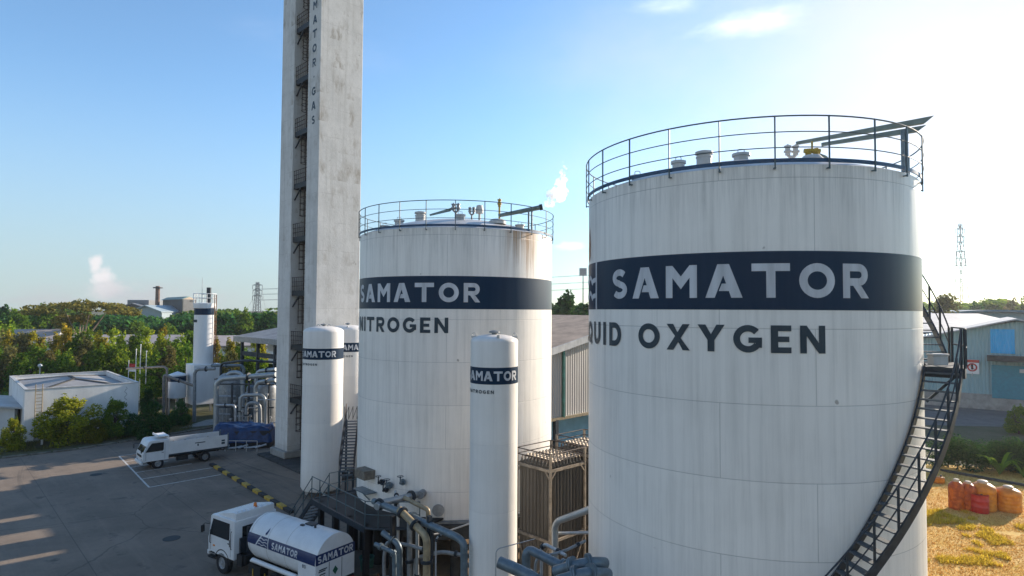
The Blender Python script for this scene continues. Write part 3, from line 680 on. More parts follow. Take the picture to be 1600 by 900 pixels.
for i in range(na):
    a, b = A_L0 + (A_L1 - A_L0) * i / na, A_L0 + (A_L1 - A_L0) * (i + 1) / na
    lp.hexa([cpt(RI, a, ZL - .28), cpt(RL, a, ZL - .28), cpt(RL, b, ZL - .28), cpt(RI, b, ZL - .28), cpt(RI, a, ZL), cpt(RL, a, ZL), cpt(RL, b, ZL), cpt(RI, b, ZL)])
for h in (1.05, .55): lp.tube([cpt(RL, A_L0 + (A_L1 - A_L0) * i / 8, ZL + h) for i in range(9)], .024, 6)
for i in range(4):
    a = A_L0 + (A_L1 - A_L0) * i / 3; lp.beam(cpt(RL, a, ZL), cpt(RL, a, ZL + 1.07), .05)
lp.beam(cpt(RI, (A_L0 + A_L1) / 2, ZL - 1.1), cpt(RL - .1, (A_L0 + A_L1) / 2, ZL - .2), .07)
lp.build('landing', M['steel_dark'], stair, smooth=False)
lb = MB(); q = cpt(RT + .35, R(51), ZL + .17); lb.box(q, (.42, .26, .26)); lb.box(q + Z * .16, (.46, .3, .06)); tag(lb.build('toolbox', M['white_dirty'], bevel=.02, off=q - Z * .17), 'small pale box standing on the landing of the spiral stair', 'toolbox').location = Vector((OX[0], OX[1], 0)) + q - Z * .17

# ---- raised foundations on columns
def foundation(c, label, a0):
    t = thing('tank_foundation', (c[0], c[1], 0), label, 'foundation', 'raised tank foundations')
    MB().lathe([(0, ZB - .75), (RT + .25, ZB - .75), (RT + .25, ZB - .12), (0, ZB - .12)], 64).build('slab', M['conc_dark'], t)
    for r_, n in ((RT - .4, 14), (RT - 2.6, 8)):
        for i in range(n):
            a = 2 * math.pi * i / n + a0; q = cpt(r_, a, 0); MB().cyl(q, q + Z * (ZB - .75), .24, n=12).build('column', M['conc_dark'], t)
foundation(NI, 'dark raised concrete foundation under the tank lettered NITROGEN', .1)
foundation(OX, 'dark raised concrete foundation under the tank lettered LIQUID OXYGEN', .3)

# ================================================================== SLENDER VERTICAL TANKS
def slim_tank(center, rad, z0, zs, label, band_z, band_h, cap, px_end, px_small, lug_a, legs=3):
    t = thing('gas_tank', (center[0], center[1], 0), label, 'gas tank', 'slender white gas tanks')
    hd = .30 * rad
    prof = [(0, z0 - hd * .8), (rad * .6, z0 - hd * .55), (rad * .93, z0 - hd * .15), (rad, z0 + .1)] + [(rad, z0 + .1 + (zs - z0 - .1) * i / 8) for i in range(1, 9)]
    prof += [(rad * .985, zs + hd * .22), (rad * .90, zs + hd * .52), (rad * .7, zs + hd * .78), (rad * .4, zs + hd * .94), (0, zs + hd)]
    MB().lathe(prof, 64).build('vessel', shell_mat('slim_shell', rad, (.82, .785, .73), 2.4, 20, seam=.12, dirt=.30), t)
    ring(rad + .004, band_z, band_z + band_h, 72).build('painted_band', M['navy_band'], t, recalc=False)
    sam_text(t, rad, px_end, center, cap, band_z + (band_h - cap) / 2, .12, 'lettering', 'SAMATOR', 'letter', .05, .9)
    if px_small: sam_text(t, rad, px_small, center, cap * .36, band_z - cap * .95, .34, 'product_name', 'LIQUID NITROGEN', 'navy_text', .05)
    top = zs + hd
    MB().lathe([(.10, 0), (.10, .06), (.2, .07), (.2, .13), (.08, .17), (0, .18)], 16, (0, 0, top - .02)).build('top_vent', M['pipe_grey'], t)
    if lug_a is not None:
        lug = MB(); e = Vector((math.cos(lug_a), math.sin(lug_a), 0))
        lug.box(Z * (zs + hd * .62), (rad * 1.96, .06, .07), (e, Z.cross(e), Z))
        for s in (-1, 1):
            q = e * s * rad * .86 + Z * (zs + hd * .62); lug.tube([q + e * .07 * math.cos(x) + Z * (.08 + .07 * math.sin(x)) for x in [2 * math.pi * i / 10 for i in range(10)]], .016, 5, True)
        lug.build('lifting_beam', M['white_dirty'], t)
        lb = MB(); q = Vector((.16 * rad / .9, -rad * .78, zs + hd * .5)); lb.box(q, (.10, .14, .26)); lb.build('lifting_lug', M['white_dirty'], t, smooth=False)
    else:
        for x, y in ((-.2, -.25), (.3, -.1)):
            q = Vector((x * rad, y * rad, zs + hd * .93)); MB().tube([q + Vector((.10 * math.cos(a), 0, .02 + .10 * math.sin(a))) for a in [math.pi * i / 8 for i in range(9)]], .022, 6).build('lifting_lug', M['galv'], t)
    for i in range(legs):
        a = 2 * math.pi * i / legs + .5; q = cpt(rad * .72, a, 0)
        MB().box(q + Z * (z0 + .1) / 2, (.16, .16, z0 + .2)).build('leg', M['white_dirty'], t, smooth=False)
    return t
az = R(-1.6); d = 23.0
v_front = slim_tank((d * math.sin(az), d * math.cos(az)), .879, .8, 10.86, 'narrow white tank standing before the NITROGEN tank beside the finned vaporiser', 9.36, .60, .345, 806.5, 773, 0.0)
az = R(-16.9); d = 42.3
v_left = slim_tank((d * math.sin(az), d * math.cos(az)), 1.275, .55, 10.55, 'wide white gas tank half in sunlight in front of the concrete tower', 8.82, .70, .39, 526, 497, None)
v_back = slim_tank((-12.15, 45.9), 1.27, .55, 10.5, 'sunlit white gas tank mostly hidden behind the NITROGEN tank', 8.95, .66, .39, 573, 552, R(10))

# ================================================================== CONCRETE TOWER
def tower_mat():
    m = bpy.data.materials.new('tower_concrete'); m.use_nodes = True; k = NT(m); o = k.n('ShaderNodeTexCoord').outputs['Object']; s = k.n('ShaderNodeSeparateXYZ', {0: o}).outputs
    c = k.mix(k.rng(k.noise(o, .5, 8, .65), .38, .66), (.66, .64, .60), (.56, .545, .51))
    fine = k.noise(o, 2.2, 7, .7)
    c = k.mix(k.math('MULTIPLY', k.rng(fine, .48, .72), .35), c, (.40, .385, .34))
    # pour lines every 2.2 m and stains hanging under them
    zz = k.math('FRACT', k.math('DIVIDE', s[2], 2.2))
    wob = k.math('ADD', zz, k.math('MULTIPLY', k.math('SUBTRACT', k.noise(o, 1.2, 4), .5), .10))
    ln = k.rng(k.math('ABSOLUTE', k.math('SUBTRACT', wob, .5)), .012, .0)
    c = k.mix(k.math('MULTIPLY', k.math('MULTIPLY', ln, k.rng(k.noise(o, .9, 4), .4, .62)), .6), c, (.30, .28, .25))
    st = k.n('ShaderNodeMapping', {0: o, 3: (1.0, 1.0, .35)}).outputs[0]
    sta = k.math('MULTIPLY', k.rng(k.noise(st, .95, 8, .72), .52, .70), k.rng(wob, .95, .35))
    sta = k.math('MULTIPLY', sta, k.rng(s[2], 14, 34, .5, 1.1))
    c = k.mix(k.math('MULTIPLY', sta, 1.0, True), c, (.25, .20, .14))
    st2 = k.n('ShaderNodeMapping', {0: o, 3: (2.6, 2.6, .08)}).outputs[0]
    c = k.mix(k.math('MULTIPLY', k.rng(k.noise(st2, 1.1, 7, .7), .50, .74), .55), c, (.36, .34, .30))
    c = k.mix(k.math('MULTIPLY', k.rng(k.noise(o, 3.1, 3), .70, .74), .6), c, (.16, .13, .10))
    c = k.mix(k.rng(s[2], 1.2, .2, 0, .55), c, (.24, .23, .20))
    k.link(c, 'Base Color'); k.b.inputs['Roughness'].default_value = .85
    k.link(k.n('ShaderNodeBump', {'Height': k.noise(o, 5, 6, .7), 'Strength': .25, 'Distance': .05}).outputs[0], 'Normal')
    return m
M['tower'] = tower_mat()
T0 = Vector((-19.35, 51, 0)); TW, TD, TH = 6.5, 3.7, 42.0
tw = thing('concrete_tower', T0, 'tall pale concrete tower with an open stair shaft and letters down its front', 'tower')
TU = Vector((.71, -.704, 0)).normalized(); TV = Vector((.704, .71, 0)).normalized()
S0, S1 = 2.2, 4.62
def tbox(mb, u0, u1, v0, v1, z0, z1):
    c = TU * (u0 + u1) / 2 + TV * (v0 + v1) / 2 + Z * (z0 + z1) / 2; return mb.box(c, (u1 - u0, v1 - v0, z1 - z0), (TU, TV, Z))
m1 = MB(); tbox(m1, 0, S0, 0, TD, 0, TH); m1.build('side_wall', M['tower'], tw, smooth=False, bevel=.04)
m1 = MB(); tbox(m1, S1, TW, 0, TD, 0, TH); m1.build('side_wall', M['tower'], tw, smooth=False, bevel=.04)
M['inner'] = mat('inner_wall', (.58, .50, .42), .8, var=.2, scale=1.4, stretch=(1, 1, .3))  # warm tan of bounced sunlight is put into this wall's colour
m1 = MB(); tbox(m1, S0 + .003, S1 - .003, 2.6, 2.9, 0, TH - .3); m1.build('back_wall', M['inner'], tw, smooth=False)
ft = MB(); tbox(ft, -.25, S0 + .2, -.3, TD + .2, .18, .75); ft.build('footing', M['concrete'], tw, smooth=False, bevel=.08)
for zl in (5.0, 9.2, 13.5, 17.8, 22.1, 26.35, 30.6, 34.85, 39.1):
    lb = MB(); tbox(lb, S0 + .01, S1 - .01, .15, 1.7, zl - .42, zl); tbox(lb, S0 + .05, S1 - .05, .9, 2.5, zl - .14, zl + .01)
    lb.beam(TU * (S0 + .1) + TV * .2 + Z * (zl - 1.3), TU * (S0 + 1.2) + TV * .2 + Z * (zl - .4), .09)
    ld = lb.build('landing', M['black'], tw, smooth=False)
    rb = MB()
    for h in (1.05, .7, .35): rb.cyl(TU * (S0 + .02) + TV * .16 + Z * (zl + h), TU * (S1 - .02) + TV * .16 + Z * (zl + h), .025, n=6)
    for i in range(8): q = TU * (S0 + .1 + (S1 - S0 - .2) * i / 7) + TV * .16; rb.cyl(q + Z * zl, q + Z * (zl + 1.05), .02, n=5)
    rb.build('railing', M['rust_rail'] if 'rust_rail' in M else M.setdefault('rust_rail', mat('rusty_rail', (.10, .07, .055), .7, .1, var=.3, scale=5)), ld)
    lad = MB(); u_l = S0 + .85
    for s in (-.3, .3): lad.cyl(TU * (u_l + s) + TV * .85 + Z * (zl - 4.2), TU * (u_l + s) + TV * .85 + Z * (zl + .9), .03, n=6)
    for i in range(15): q = Z * (zl - 4.1 + i * .3) + TV * .85 + TU * u_l; lad.cyl(q - TU * .3, q + TU * .3, .02, n=5)
    for i in range(6):
        q = Z * (zl - 2.6 + i * .5) + TV * .85 + TU * u_l
        lad.tube([q + TU * .38 * math.cos(a) - TV * .55 * math.sin(a) for a in [math.pi * j / 8 for j in range(9)]], .028, 5)
    for j in range(5):
        a = math.pi * (j + .0) / 4; q = TV * .85 + TU * u_l + TU * .38 * math.cos(a) - TV * .55 * math.sin(a); lad.cyl(q + Z * (zl - 2.6), q + Z * (zl - .1), .02, n=5)
    lad.build('caged_ladder', M['rust_rail'], tw)
pp = bend_tube([TU * (S1 - .25) + TV * .3 + Z * .3, TU * (S1 - .25) + TV * .3 + Z * 18.3, TU * (S1 - .75) + TV * .9 + Z * 18.9, TU * (S1 - .9) + TV * 2.2 + Z * 18.9], .13, .4); pp.build('riser_pipe', M['clad'], tw)
bl = MB(); tbox(bl, S0 + .4, S1 - .3, 1.9, 2.59, 20.0, 20.9); tbox(bl, S0 + .3, S1 - .2, 1.9, 2.58, 28.3, 29.3); tbox(bl, S0 + .3, S1 - .3, 1.6, 2.58, 1.0, 3.2); bl.build('duct_box', M['pipe_grey'], tw, smooth=False)
# letters down the front face, one under the other
polys = []
zt = 12 + 474.0 / 965 * 47.6
for i, c in enumerate(('S', 'A', 'M', 'A', 'T', 'O', 'R', '.', 'G', 'A', 'S')):
    pyc = 9 + (i - 2) * 22.4; zc = P(490, pyc, 47.2).z; w = GL[c][0]
    for j, p_ in enumerate(GL[c][1]): polys.append(([((a[0] - w / 2) * .62, (a[1] - .5) * .66 + zc) for a in p_], j % 7 * .0006 if c in 'GRS' else 0))
wrap_mesh('lettering', polys, lambda x, y, l: TU * (S1 + (TW - S1) * .52 + x) - TV * (.012 + l) + Z * y, M['navy_text'], tw)

# ================================================================== WAREHOUSE BEHIND THE TANKS
WU, WV = TU, TV                                   # ridge runs back along -WU, the gable faces the yard along WU
wc = Vector((3.2, 50, 0))                          # a point of the gable wall
wh = thing('warehouse', wc, 'grey sheet metal warehouse with tan roof between the two big tanks', 'warehouse')
q0, qr, q1 = -9.0, 12.5, 30.0; z_e, z_r = 7.35, 11.55; LEN = 17.5
def wz(q): return z_e + (z_r - z_e) * (q - q0) / (qr - q0) if q < qr else z_r - (z_r - z_e) * (q - qr) / (q1 - qr)
g = MB(); g.prism([WV * q0 + Z * 3.3, WV * q1 + Z * 3.3, WV * q1 + Z * (z_e - .2), WV * qr + Z * (z_r - .2), WV * q0 + Z * (z_e - .2)], -WU * LEN)
g.build('wall', M['siding'], wh, smooth=False)
lo = MB(); c = WV * (q0 + q1) / 2 - WU * (LEN / 2 + .9) + Z * 1.65; lo.box(c, (q1 - q0 - 1, LEN - 2, 3.3), (WV, WU, Z)); lo.build('lower_wall', M['sky_panel'], wh, smooth=False)
rf = MB()
for a, b in ((q0 - .8, qr), (qr, q1 + .8)):
    za, zb = (wz(q0) - .8 * .195, z_r) if a < q0 else (z_r, z_e - .15)
    rf.hexa([WV * a + Z * (za - .1) + WU * .7, WV * b + Z * (zb - .1) + WU * .7, WV * b + Z * (zb - .1) - WU * LEN, WV * a + Z * (za - .1) - WU * LEN, WV * a + Z * (za + .04) + WU * .7, WV * b + Z * (zb + .04) + WU * .7, WV * b + Z * (zb + .04) - WU * LEN, WV * a + Z * (za + .04) - WU * LEN])
rf.build('roof', M['roof_tan'], wh, smooth=False)
fa = MB()
fa.hexa([WV * a + Z * z + WU * w for z0_, in ((0,),) for (a, z, w) in ((q0 - .8, wz(q0) - .62, .66), (qr, z_r - .48, .66), (qr, z_r - .48, .74), (q0 - .8, wz(q0) - .62, .74), (q0 - .8, wz(q0) - .06, .66), (qr, z_r + .08, .66), (qr, z_r + .08, .74), (q0 - .8, wz(q0) - .06, .74))])
fa.build('fascia', M['white_dirty'], wh, smooth=False)
be = MB(); be.box(WV * (q0 + q1) / 2 + Z * 3.25 + WU * .1, (q1 - q0, .18, .22), (WV, WU, Z)); be.build('beam', M['pipe_tan'], wh, smooth=False)
for q in (-6.0, .55, 6.3, 12, 18): MB().box(WV * q + Z * 1.6 + WU * .02, (.35, .35, 3.2), (WV, WU, Z)).build('column', M['steel_dark'], wh, smooth=False)
dp = MB(); dp.cyl(WV * 1.45 + WU * .1 + Z * 3.3, WV * 1.45 + WU * .1 + Z * 8.9, .12, n=8); dp.build('downpipe', M['green_paint'], wh)
ax_ = MB(); ax_.box(Vector((-1.1, 42.9, 4.3)) - wc, (6.2, 3.4, 8.6), (Vector((.6, -.8, 0)), Vector((.8, .6, 0)), Z)); ax_.build('annex', M['siding'], wh, smooth=False)  # unseen block added behind the nitrogen tank to shade the yard
def plain_house(name, label, cat, c, ax, size, roof_h, wall_m, roof_m, over=.5, group=None, windows=None):
    t = thing(name, c, label, cat, group); ex, ey = ax; sx, sy, sz = size
    MB().box(Z * sz / 2, size, (ex, ey, Z)).build('wall', wall_m, t, smooth=False)
    r_ = MB()
    for s in (1, -1):
        a = ey * s * (sy / 2 + over) + Z * (sz - over * roof_h / (sy / 2)); b = Z * (sz + roof_h); x = ex * (sx / 2 + over)
        r_.hexa([a - x, a + x, b + x, b - x, a - x + Z * .15, a + x + Z * .15, b + x + Z * .15, b - x + Z * .15])
    r_.build('roof', roof_m, t, smooth=False)
    gb = MB()
    for s in (1, -1):
        e = ex * s * (sx / 2 - .001); gb.prism([e + ey * sy / 2 + Z * sz, e - ey * sy / 2 + Z * sz, e + Z * (sz + roof_h)], -ex * s * .1)
    gb.build('gable', wall_m, t, smooth=False)
    for w in (windows or []):
        MB().box(*w, (ex, ey, Z)).build('window', M['glass'], t, smooth=False)
    return t
# small houses showing over the warehouse roof
plain_house('shed', 'low shed with tan roof and dark gable beyond the warehouse roof', 'shed', P(905, 540, 92) * 1 - Z * P(905, 540, 92).z, (U, V), (12, 9, 8.6), 2.4, M['teal_dark'] if 'teal_dark' in M else M.setdefault('teal_dark', mat('teal_dark', (.07, .12, .12), .7)), M['roof_tan'])

# ================================================================== FINNED VAPORISERS
def vaporiser(corner, nu, nv, pitch, ztop, label, rail=True):
    t = thing('vaporiser', (corner.x, corner.y, 0), label, 'vaporiser', 'finned ambient air vaporisers')
    LU, LV = nu * pitch, nv * pitch
    fin = MB(); bends = MB(); zb = .95
    for i in range(nu):
        for j in range(nv):
            c = -U * (i + .5) * pitch + V * (j + .5) * pitch
            for a in range(4):
                e = (U * math.cos(a * math.pi / 4) + V * math.sin(a * math.pi / 4)); n_ = Z.cross(e)
                fin.box(c + Z * (zb + ztop) / 2, (pitch * .80, .012, ztop - zb), (e, n_, Z))
            fin.cyl(c + Z * (zb - .12), c + Z * (ztop + .12), .045, n=6)
            if i < nu - 1 or j < nv - 1:
                e = V if (j < nv - 1) else -U
                bends.tube([c + e * pitch / 2 + e * (pitch / 2) * -math.cos(x) + Z * (ztop + .10 + .11 * math.sin(x)) for x in [math.pi * k / 6 for k in range(7)]], .03, 6)
    fin.build('finned_tubes', M['fin'], t, smooth=False); bends.build('return_bends', M['bend'], t)
    fr = MB()
    for u_ in (0.05, -LU - .05):
        for v_ in (-.05, LV + .05):
            q = U * u_ + V * v_; fr.box(q + Z * (ztop + .55) / 2, (.09, .09, ztop + .55), (U, V, Z))
    for z in (ztop - .12, 2.55):
        for a, b in (((.05, -.05), (-LU - .05, -.05)), ((.05, -.05), (.05, LV + .05)), ((-LU - .05, -.05), (-LU - .05, LV + .05)), ((.05, LV + .05), (-LU - .05, LV + .05))):
            fr.beam(U * a[0] + V * a[1] + Z * z, U * b[0] + V * b[1] + Z * z, .07, .11)
    for a, b in (((.06, -.06), (-LU - .06, -.06)), ((.06, -.06), (.06, LV + .06))):
        pa, pb = U * a[0] + V * a[1], U * b[0] + V * b[1]
        fr.beam(pa + Z * 2.5, pb.lerp(pa, .45) + Z * .3, .05); fr.beam(pb + Z * 2.5, pa.lerp(pb, .45) + Z * .3, .05)
        fr.beam(pa + Z * (ztop - .5), pa.lerp(pb, .16) + Z * (ztop - .1), .06); fr.beam(pb + Z * (ztop - .5), pb.lerp(pa, .16) + Z * (ztop - .1), .06)
    fr.build('frame', M['frame_tan'], t, smooth=False)
    if rail:
        rb = MB()
        for h in (.55, .30):
            pts = [U * .05 - V * .05, -U * (LU + .05) - V * .05, -U * (LU + .05) + V * (LV + .05), U * .05 + V * (LV + .05)]
            for a, b in zip(pts, pts[1:] + pts[:1]): rb.cyl(a + Z * (ztop + h), b + Z * (ztop + h), .022, n=6)
        rb.build('top_rail', M['rust_rail'], t)
    return t
M['fin'] = mat('aluminium_fin', (.27, .25, .22), .5, .4, var=.2, scale=1.2, stretch=(1, 1, .2))
M['frame_tan'] = mat('frame_tan', (.40, .33, .25), .6, .2, var=.25, scale=4)
k1 = P(860, 731, 25.6); k1.z = 0
vaporiser(k1, 9, 10, .208, 5.55, 'upright bundle of grey finned tubes between narrow tank and oxygen tank')
vaporiser(k1 + V * 2.55, 9, 9, .208, 5.75, 'farther bundle of finned tubes partly hidden by the oxygen tank')

# ================================================================== SERVICE PLATFORM BY THE NITROGEN TANK
DZ = 2.75
def deck_pt(px, py): return G(px, py, DZ)
dA, dB = deck_pt(487, 780), deck_pt(570, 824)
pl = thing('service_platform', (dB.x, dB.y, 0), 'dark steel walkway platform with railings around the foot of the NITROGEN tank', 'platform')
o_ = Vector((dB.x, dB.y, 0))
e1 = (dA - dB).normalized(); e2 = Vector((-e1.y, e1.x, 0)); e2 = e2 if e2.y > 0 else -e2
La = (dA - dB).length
dk = MB(); dk.prism([dB, dA, dA + e2 * 2.4, dB + e2 * 3.3], -Z * .08)
dk.prism([dB + e2 * .001 - e1 * .001, dB + e2 * 1.7 - e1 * 1.6, dB + e2 * 3.3 - e1 * 1.2, dB + e2 * 3.3 - e1 * .001], -Z * .08)
dk.build('deck', M['black'], pl, o_, smooth=False)
ed = MB()
for a, b in ((dB, dA), (dA, dA + e2 * 2.4)): ed.beam(a - Z * .1, b - Z * .1, .1, .26)
ed.tube(bend([dB - Z * .04, dB - e1 * .5 + e2 * .35 - Z * .04, dB - e1 * 1.6 + e2 * 1.7 - Z * .04], .5), .05, 8)
ed.build('edge_beam', M['steel_dark'], pl, o_, smooth=False)
rb = MB()
n = 6
for i in range(n + 1):
    q = dB.lerp(dA, i / n); rb.cyl(q, q + Z * 1.1, .024, n=6)
    if i < n:
        for h in (1.1, .55): rb.cyl(q + Z * h, dB.lerp(dA, (i + 1) / n) + Z * h, .02, n=6)
for i in range(4):
    q = dA + e2 * .9 + e2 * i * .5; rb.cyl(q, q + Z * 1.1, .024, n=6)
for h in (1.1, .55): rb.cyl(dA + e2 * .9 + Z * h, dA + e2 * 2.4 + Z * h, .02, n=6)
cv = [dB + Z * 1.1, dB - e1 * .5 + e2 * .35 + Z * 1.1, dB - e1 * 1.6 + e2 * 1.7 + Z * 1.1]
for h in (0, -.55): rb.tube(bend([p + Z * h for p in cv], .5), .02, 6)
for p in cv[1:]: rb.cyl(p - Z * 1.1, p, .024, n=6)
rb.build('railing', M['rail'], pl, o_)
cl = MB()
for i in range(4):
    q = dB.lerp(dA, (i + .15) / 3.6); cl.box(Vector((q.x, q.y, DZ / 2)) + e2 * .2, (.22, .22, DZ), (e1, e2, Z))
    cl.box(Vector((q.x, q.y, DZ / 2)) + e2 * 2.0, (.22, .22, DZ), (e1, e2, Z))
cl.build('column', M['black'], pl, o_, smooth=False)
# stair down to the yard
sa = dA + e2 * .45; sd = e1; run, drop, ns = 2.9, DZ - .05, 12
sm = MB()
for s in (-.42, .42): sm.beam(sa + e2 * s - Z * .05, sa + e2 * s + sd * run - Z * (drop + .02), .05, .22)
stp = sm.build('stair_stringer', M['steel_dark'], pl, o_, smooth=False)
for i in range(ns):
    q = sa + sd * run * (i + .5) / ns - Z * drop * (i + .7) / ns; MB().box(q, (.25, .80, .035), (sd, e2, Z)).build('tread', M['tread'], stp, o_, smooth=False)
hr = MB()
for s in (-.45, .45):
    for h in (1.05, .55): hr.cyl(sa + e2 * s + Z * h, sa + e2 * s + sd * run + Z * (h - drop), .022, n=6)
    for i in range(4): q = sa + e2 * s + sd * run * i / 3 - Z * drop * i / 3; hr.cyl(q, q + Z * 1.05, .022, n=6)
hr.build('handrail', M['rail'], stp, o_)
# upper stair between the gas tank and the nitrogen tank
us0 = P(541, 745, 33.5); us1 = P(551, 656, 38.5)
ust = thing('steel_stair', (us0.x, us0.y, 0), 'narrow steel stair squeezed between wide white gas tank and NITROGEN tank', 'stair')
o2 = Vector((us0.x, us0.y, 0)); d_ = us1 - us0; h_ = Vector((d_.x, d_.y, 0)).normalized(); w_ = h_.cross(Z)
sm = MB()
for s in (-.36, .36): sm.beam(us0 + w_ * s, us1 + w_ * s, .05, .2); sm.beam(us1 + w_ * s, Vector(((us1 + w_ * s).x, (us1 + w_ * s).y, 0)), .1); sm.beam(us0 + w_ * s + Z * .02, Vector(((us0 + w_ * s).x, (us0 + w_ * s).y, 0)), .1)
sm.build('stringer', M['steel_dark'], ust, o2, smooth=False)
for i in range(18):
    q = us0.lerp(us1, (i + .5) / 18); MB().box(q, (.24, .70, .035), (h_, w_, Z)).build('tread', M['tread'], ust, o2, smooth=False)
hr = MB()
for s in (-.38, .38):
    for h in (1.0, .5): hr.cyl(us0 + w_ * s + Z * h, us1 + w_ * s + Z * h, .022, n=6)
    for i in range(7): q = us0.lerp(us1, i / 6) + w_ * s; hr.cyl(q, q + Z * 1.0, .02, n=6)
for i in range(5): q = us1 + h_ * .2 + w_ * (-.5 + i * .25); hr.cyl(q, q + Z * .8, .02, n=6); hr.cyl(q + Z * .05, q + w_ * .24 + Z * .75, .015, n=5)
hr.build('handrail', M['rust_rail'], ust, o2)

# ================================================================== PIPEWORK AT THE FOOT OF THE TANKS
def pipe(label, pts, r, m, flanges=(), name='pipe', posts=(), rad=None, ground=True, group=None):
    """pts are (px, py, depth) along the run or 3D points"""
    q = [P(*p) if not isinstance(p, Vector) else p for p in pts]
    if ground and q[-1].z < 1.2: q[-1].z = 0.05
    base = Vector((q[-1].x, q[-1].y, 0)); t = thing(name, base, label, 'pipe', group)
    bend_tube(q, r, rad, 12).build('tube', m, t, base)
    for i in flanges:
        a, b = q[i[0]], q[i[0] + 1]; c = a.lerp(b, i[1]); d = (b - a).normalized()
        f = MB().cyl(c - d * .05, c - d * .008, r * 1.65, n=16); f.cyl(c + d * .008, c + d * .05, r * 1.65, n=16); f.build('flange', M['steel_dark'] if m is not M['pipe_blue'] else M['pipe_blue'], t, base)
    for s in posts:
        a, b = q[s[0]], q[s[0] + 1]; c = a.lerp(b, s[1]); MB().box(Vector((c.x, c.y, (c.z - r) / 2)), (.12, .12, c.z - r), (U, V, Z)).build('support_post', M['steel_dark'], t, base, smooth=False)
    return t
pipe('short thick silver pipe reaching out of the NITROGEN tank foot', [(663, 770, 28.2), (640, 776, 27.4), (596, 786, 26.3), (588, 792, 26.0)], .15, M['clad'], [(0, .9), (2, .3)], posts=[(1, .5)], ground=False)
pipe('blue grey pipe sloping from the platform edge towards the narrow white tank', [(584, 783, 26.6), (637, 805, 25.0), (716, 840, 22.6), (725, 849, 22.4), (726, 990, 22.4)], .135, M['pipe_blue'], [(1, .1)], posts=[(1, .5)], rad=.3)
pipe('yellowish sunlit pipe bending down beside the pump', [(624, 796, 24.6), (664, 836, 23.6), (667, 846, 23.5), (666, 935, 23.5)], .14, M['pipe_tan'], [(0, .12), (0, .62), (2, .35)], rad=.3)
pipe('thin looped pipe with a tan down leg by the manhole cover', [(632, 778, 27.0), (664, 794, 26.0), (669, 797, 25.9), (669, 870, 25.9)], .095, M['pipe_tan'], [(2, .6)], rad=.22)
pipe('pale green pipe dropping under the platform deck', [(598, 832, 25.2), (620, 848, 24.8), (624, 856, 24.7), (626, 930, 24.7)], .12, M['pipe_blue'], [(0, .7)], rad=.25)
pipe('vertical olive pipe standing between the dark posts', [(640, 800, 25.4), (640, 806, 25.4), (640, 935, 25.4)], .11, M['pipe_grey'], [(1, .5)])
pipe('thick silver pipe elbowing down in front of the finned tubes', [(936, 788, 21.5), (919, 797, 21.7), (872, 814, 22.3), (867, 822, 22.4), (868, 940, 22.4)], .12, M['clad'], [(3, .5)], rad=.25)
pipe('thin silver rail pipe below the thick silver elbow', [(930, 832, 21.6), (872, 833, 22.6), (867, 836, 22.7), (866, 940, 22.7)], .06, M['galv'])
pipe('dark blue inverted L pipe running to the oxygen tank valves', [(906, 900, 17.2), (888, 890, 17.4), (828, 859, 18.2), (822, 866, 18.2), (822, 1010, 18.2)], .13, M['pipe_blue'], [(1, .15), (3, .2)], posts=[(1, .35)], rad=.26)
pipe('fat dark blue pipe end sloping out of the bottom of the scene', [(780, 878, 16.9), (806, 889, 16.7), (850, 912, 16.4), (850, 1020, 16.4)], .16, M['pipe_blue'], rad=.3)
pipe('thick dark blue flanged branch entering the oxygen tank foot', [(868, 893, 16.6), (905, 882, 16.2), (930, 879, 16.3), (945, 880, 16.6)], .15, M['pipe_blue'], [(0, .75), (1, .6)], ground=False)
pipe('lower dark blue flanged branch entering the oxygen tank foot', [(872, 908, 15.9), (912, 896, 15.7), (934, 896, 15.9), (950, 897, 16.2)], .15, M['pipe_blue'], [(0, .7), (1, .5)], ground=False)
pipe('thin bent metal rod in front of the narrow white tank', [(836, 842, 20.6), (779, 857, 20.0), (775, 862, 20.0), (774, 960, 20.0)], .016, M['galv'], rad=.2)
pipe('thin white line crossing the gap below the NITROGEN tank', [(740, 816, 26.8), (694, 832, 26.2), (672, 836, 25.8)], .035, M['white_dirty'], ground=False)
MORE = [
 ('grey header pipe running low along the front of the platform columns', [(676, 862, 24.6), (640, 852, 25.2), (604, 846, 25.8), (600, 870, 25.8), (600, 960, 25.8)], .075, 'pipe_grey'),
 ('frosted white pipe leaving the shell just above the deck', [(618, 768, 28.0), (622, 786, 26.9), (622, 800, 26.8), (622, 930, 26.8)], .065, 'white_dirty'),
 ('short pipe stub with a blue collar under the deck edge', [(586, 850, 24.6), (612, 862, 24.2), (616, 866, 24.2), (617, 950, 24.2)], .085, 'pipe_blue'),
 ('thin galvanised conduit climbing beside the tan pipe', [(690, 835, 23.2), (683, 840, 23.3), (681, 846, 23.3), (681, 950, 23.3)], .035, 'galv'),
 ('pale vertical pipe standing behind the yellowish pipe', [(652, 812, 25.0), (652, 816, 25.0), (652, 940, 25.0)], .07, 'clad'),
 ('dark horizontal pipe behind the pump motor', [(726, 868, 24.5), (690, 862, 25.0), (650, 872, 25.4), (648, 885, 25.4), (648, 950, 25.4)], .08, 'pipe_grey'),
 ('small pipe looping between the finned tubes and the blue valves', [(884, 868, 19.4), (852, 850, 20.2), (846, 856, 20.3), (846, 1000, 20.3)], .055, 'galv'),
 ('slim pipe crossing in front of the finned tube frame', [(915, 845, 20.0), (880, 862, 19.6), (838, 872, 19.4), (836, 890, 19.4), (836, 1000, 19.4)], .045, 'pipe_grey'),
]
for lab, pts, r_, m_ in MORE: pipe(lab, pts, r_, M[m_], [(0, .35), (1, .6)], rad=.25)
vv_ = thing('valve_stand', Vector((-4.0, 25.8, 0)), 'cluster of small hand valves on a stand under the tan pipes', 'valve')
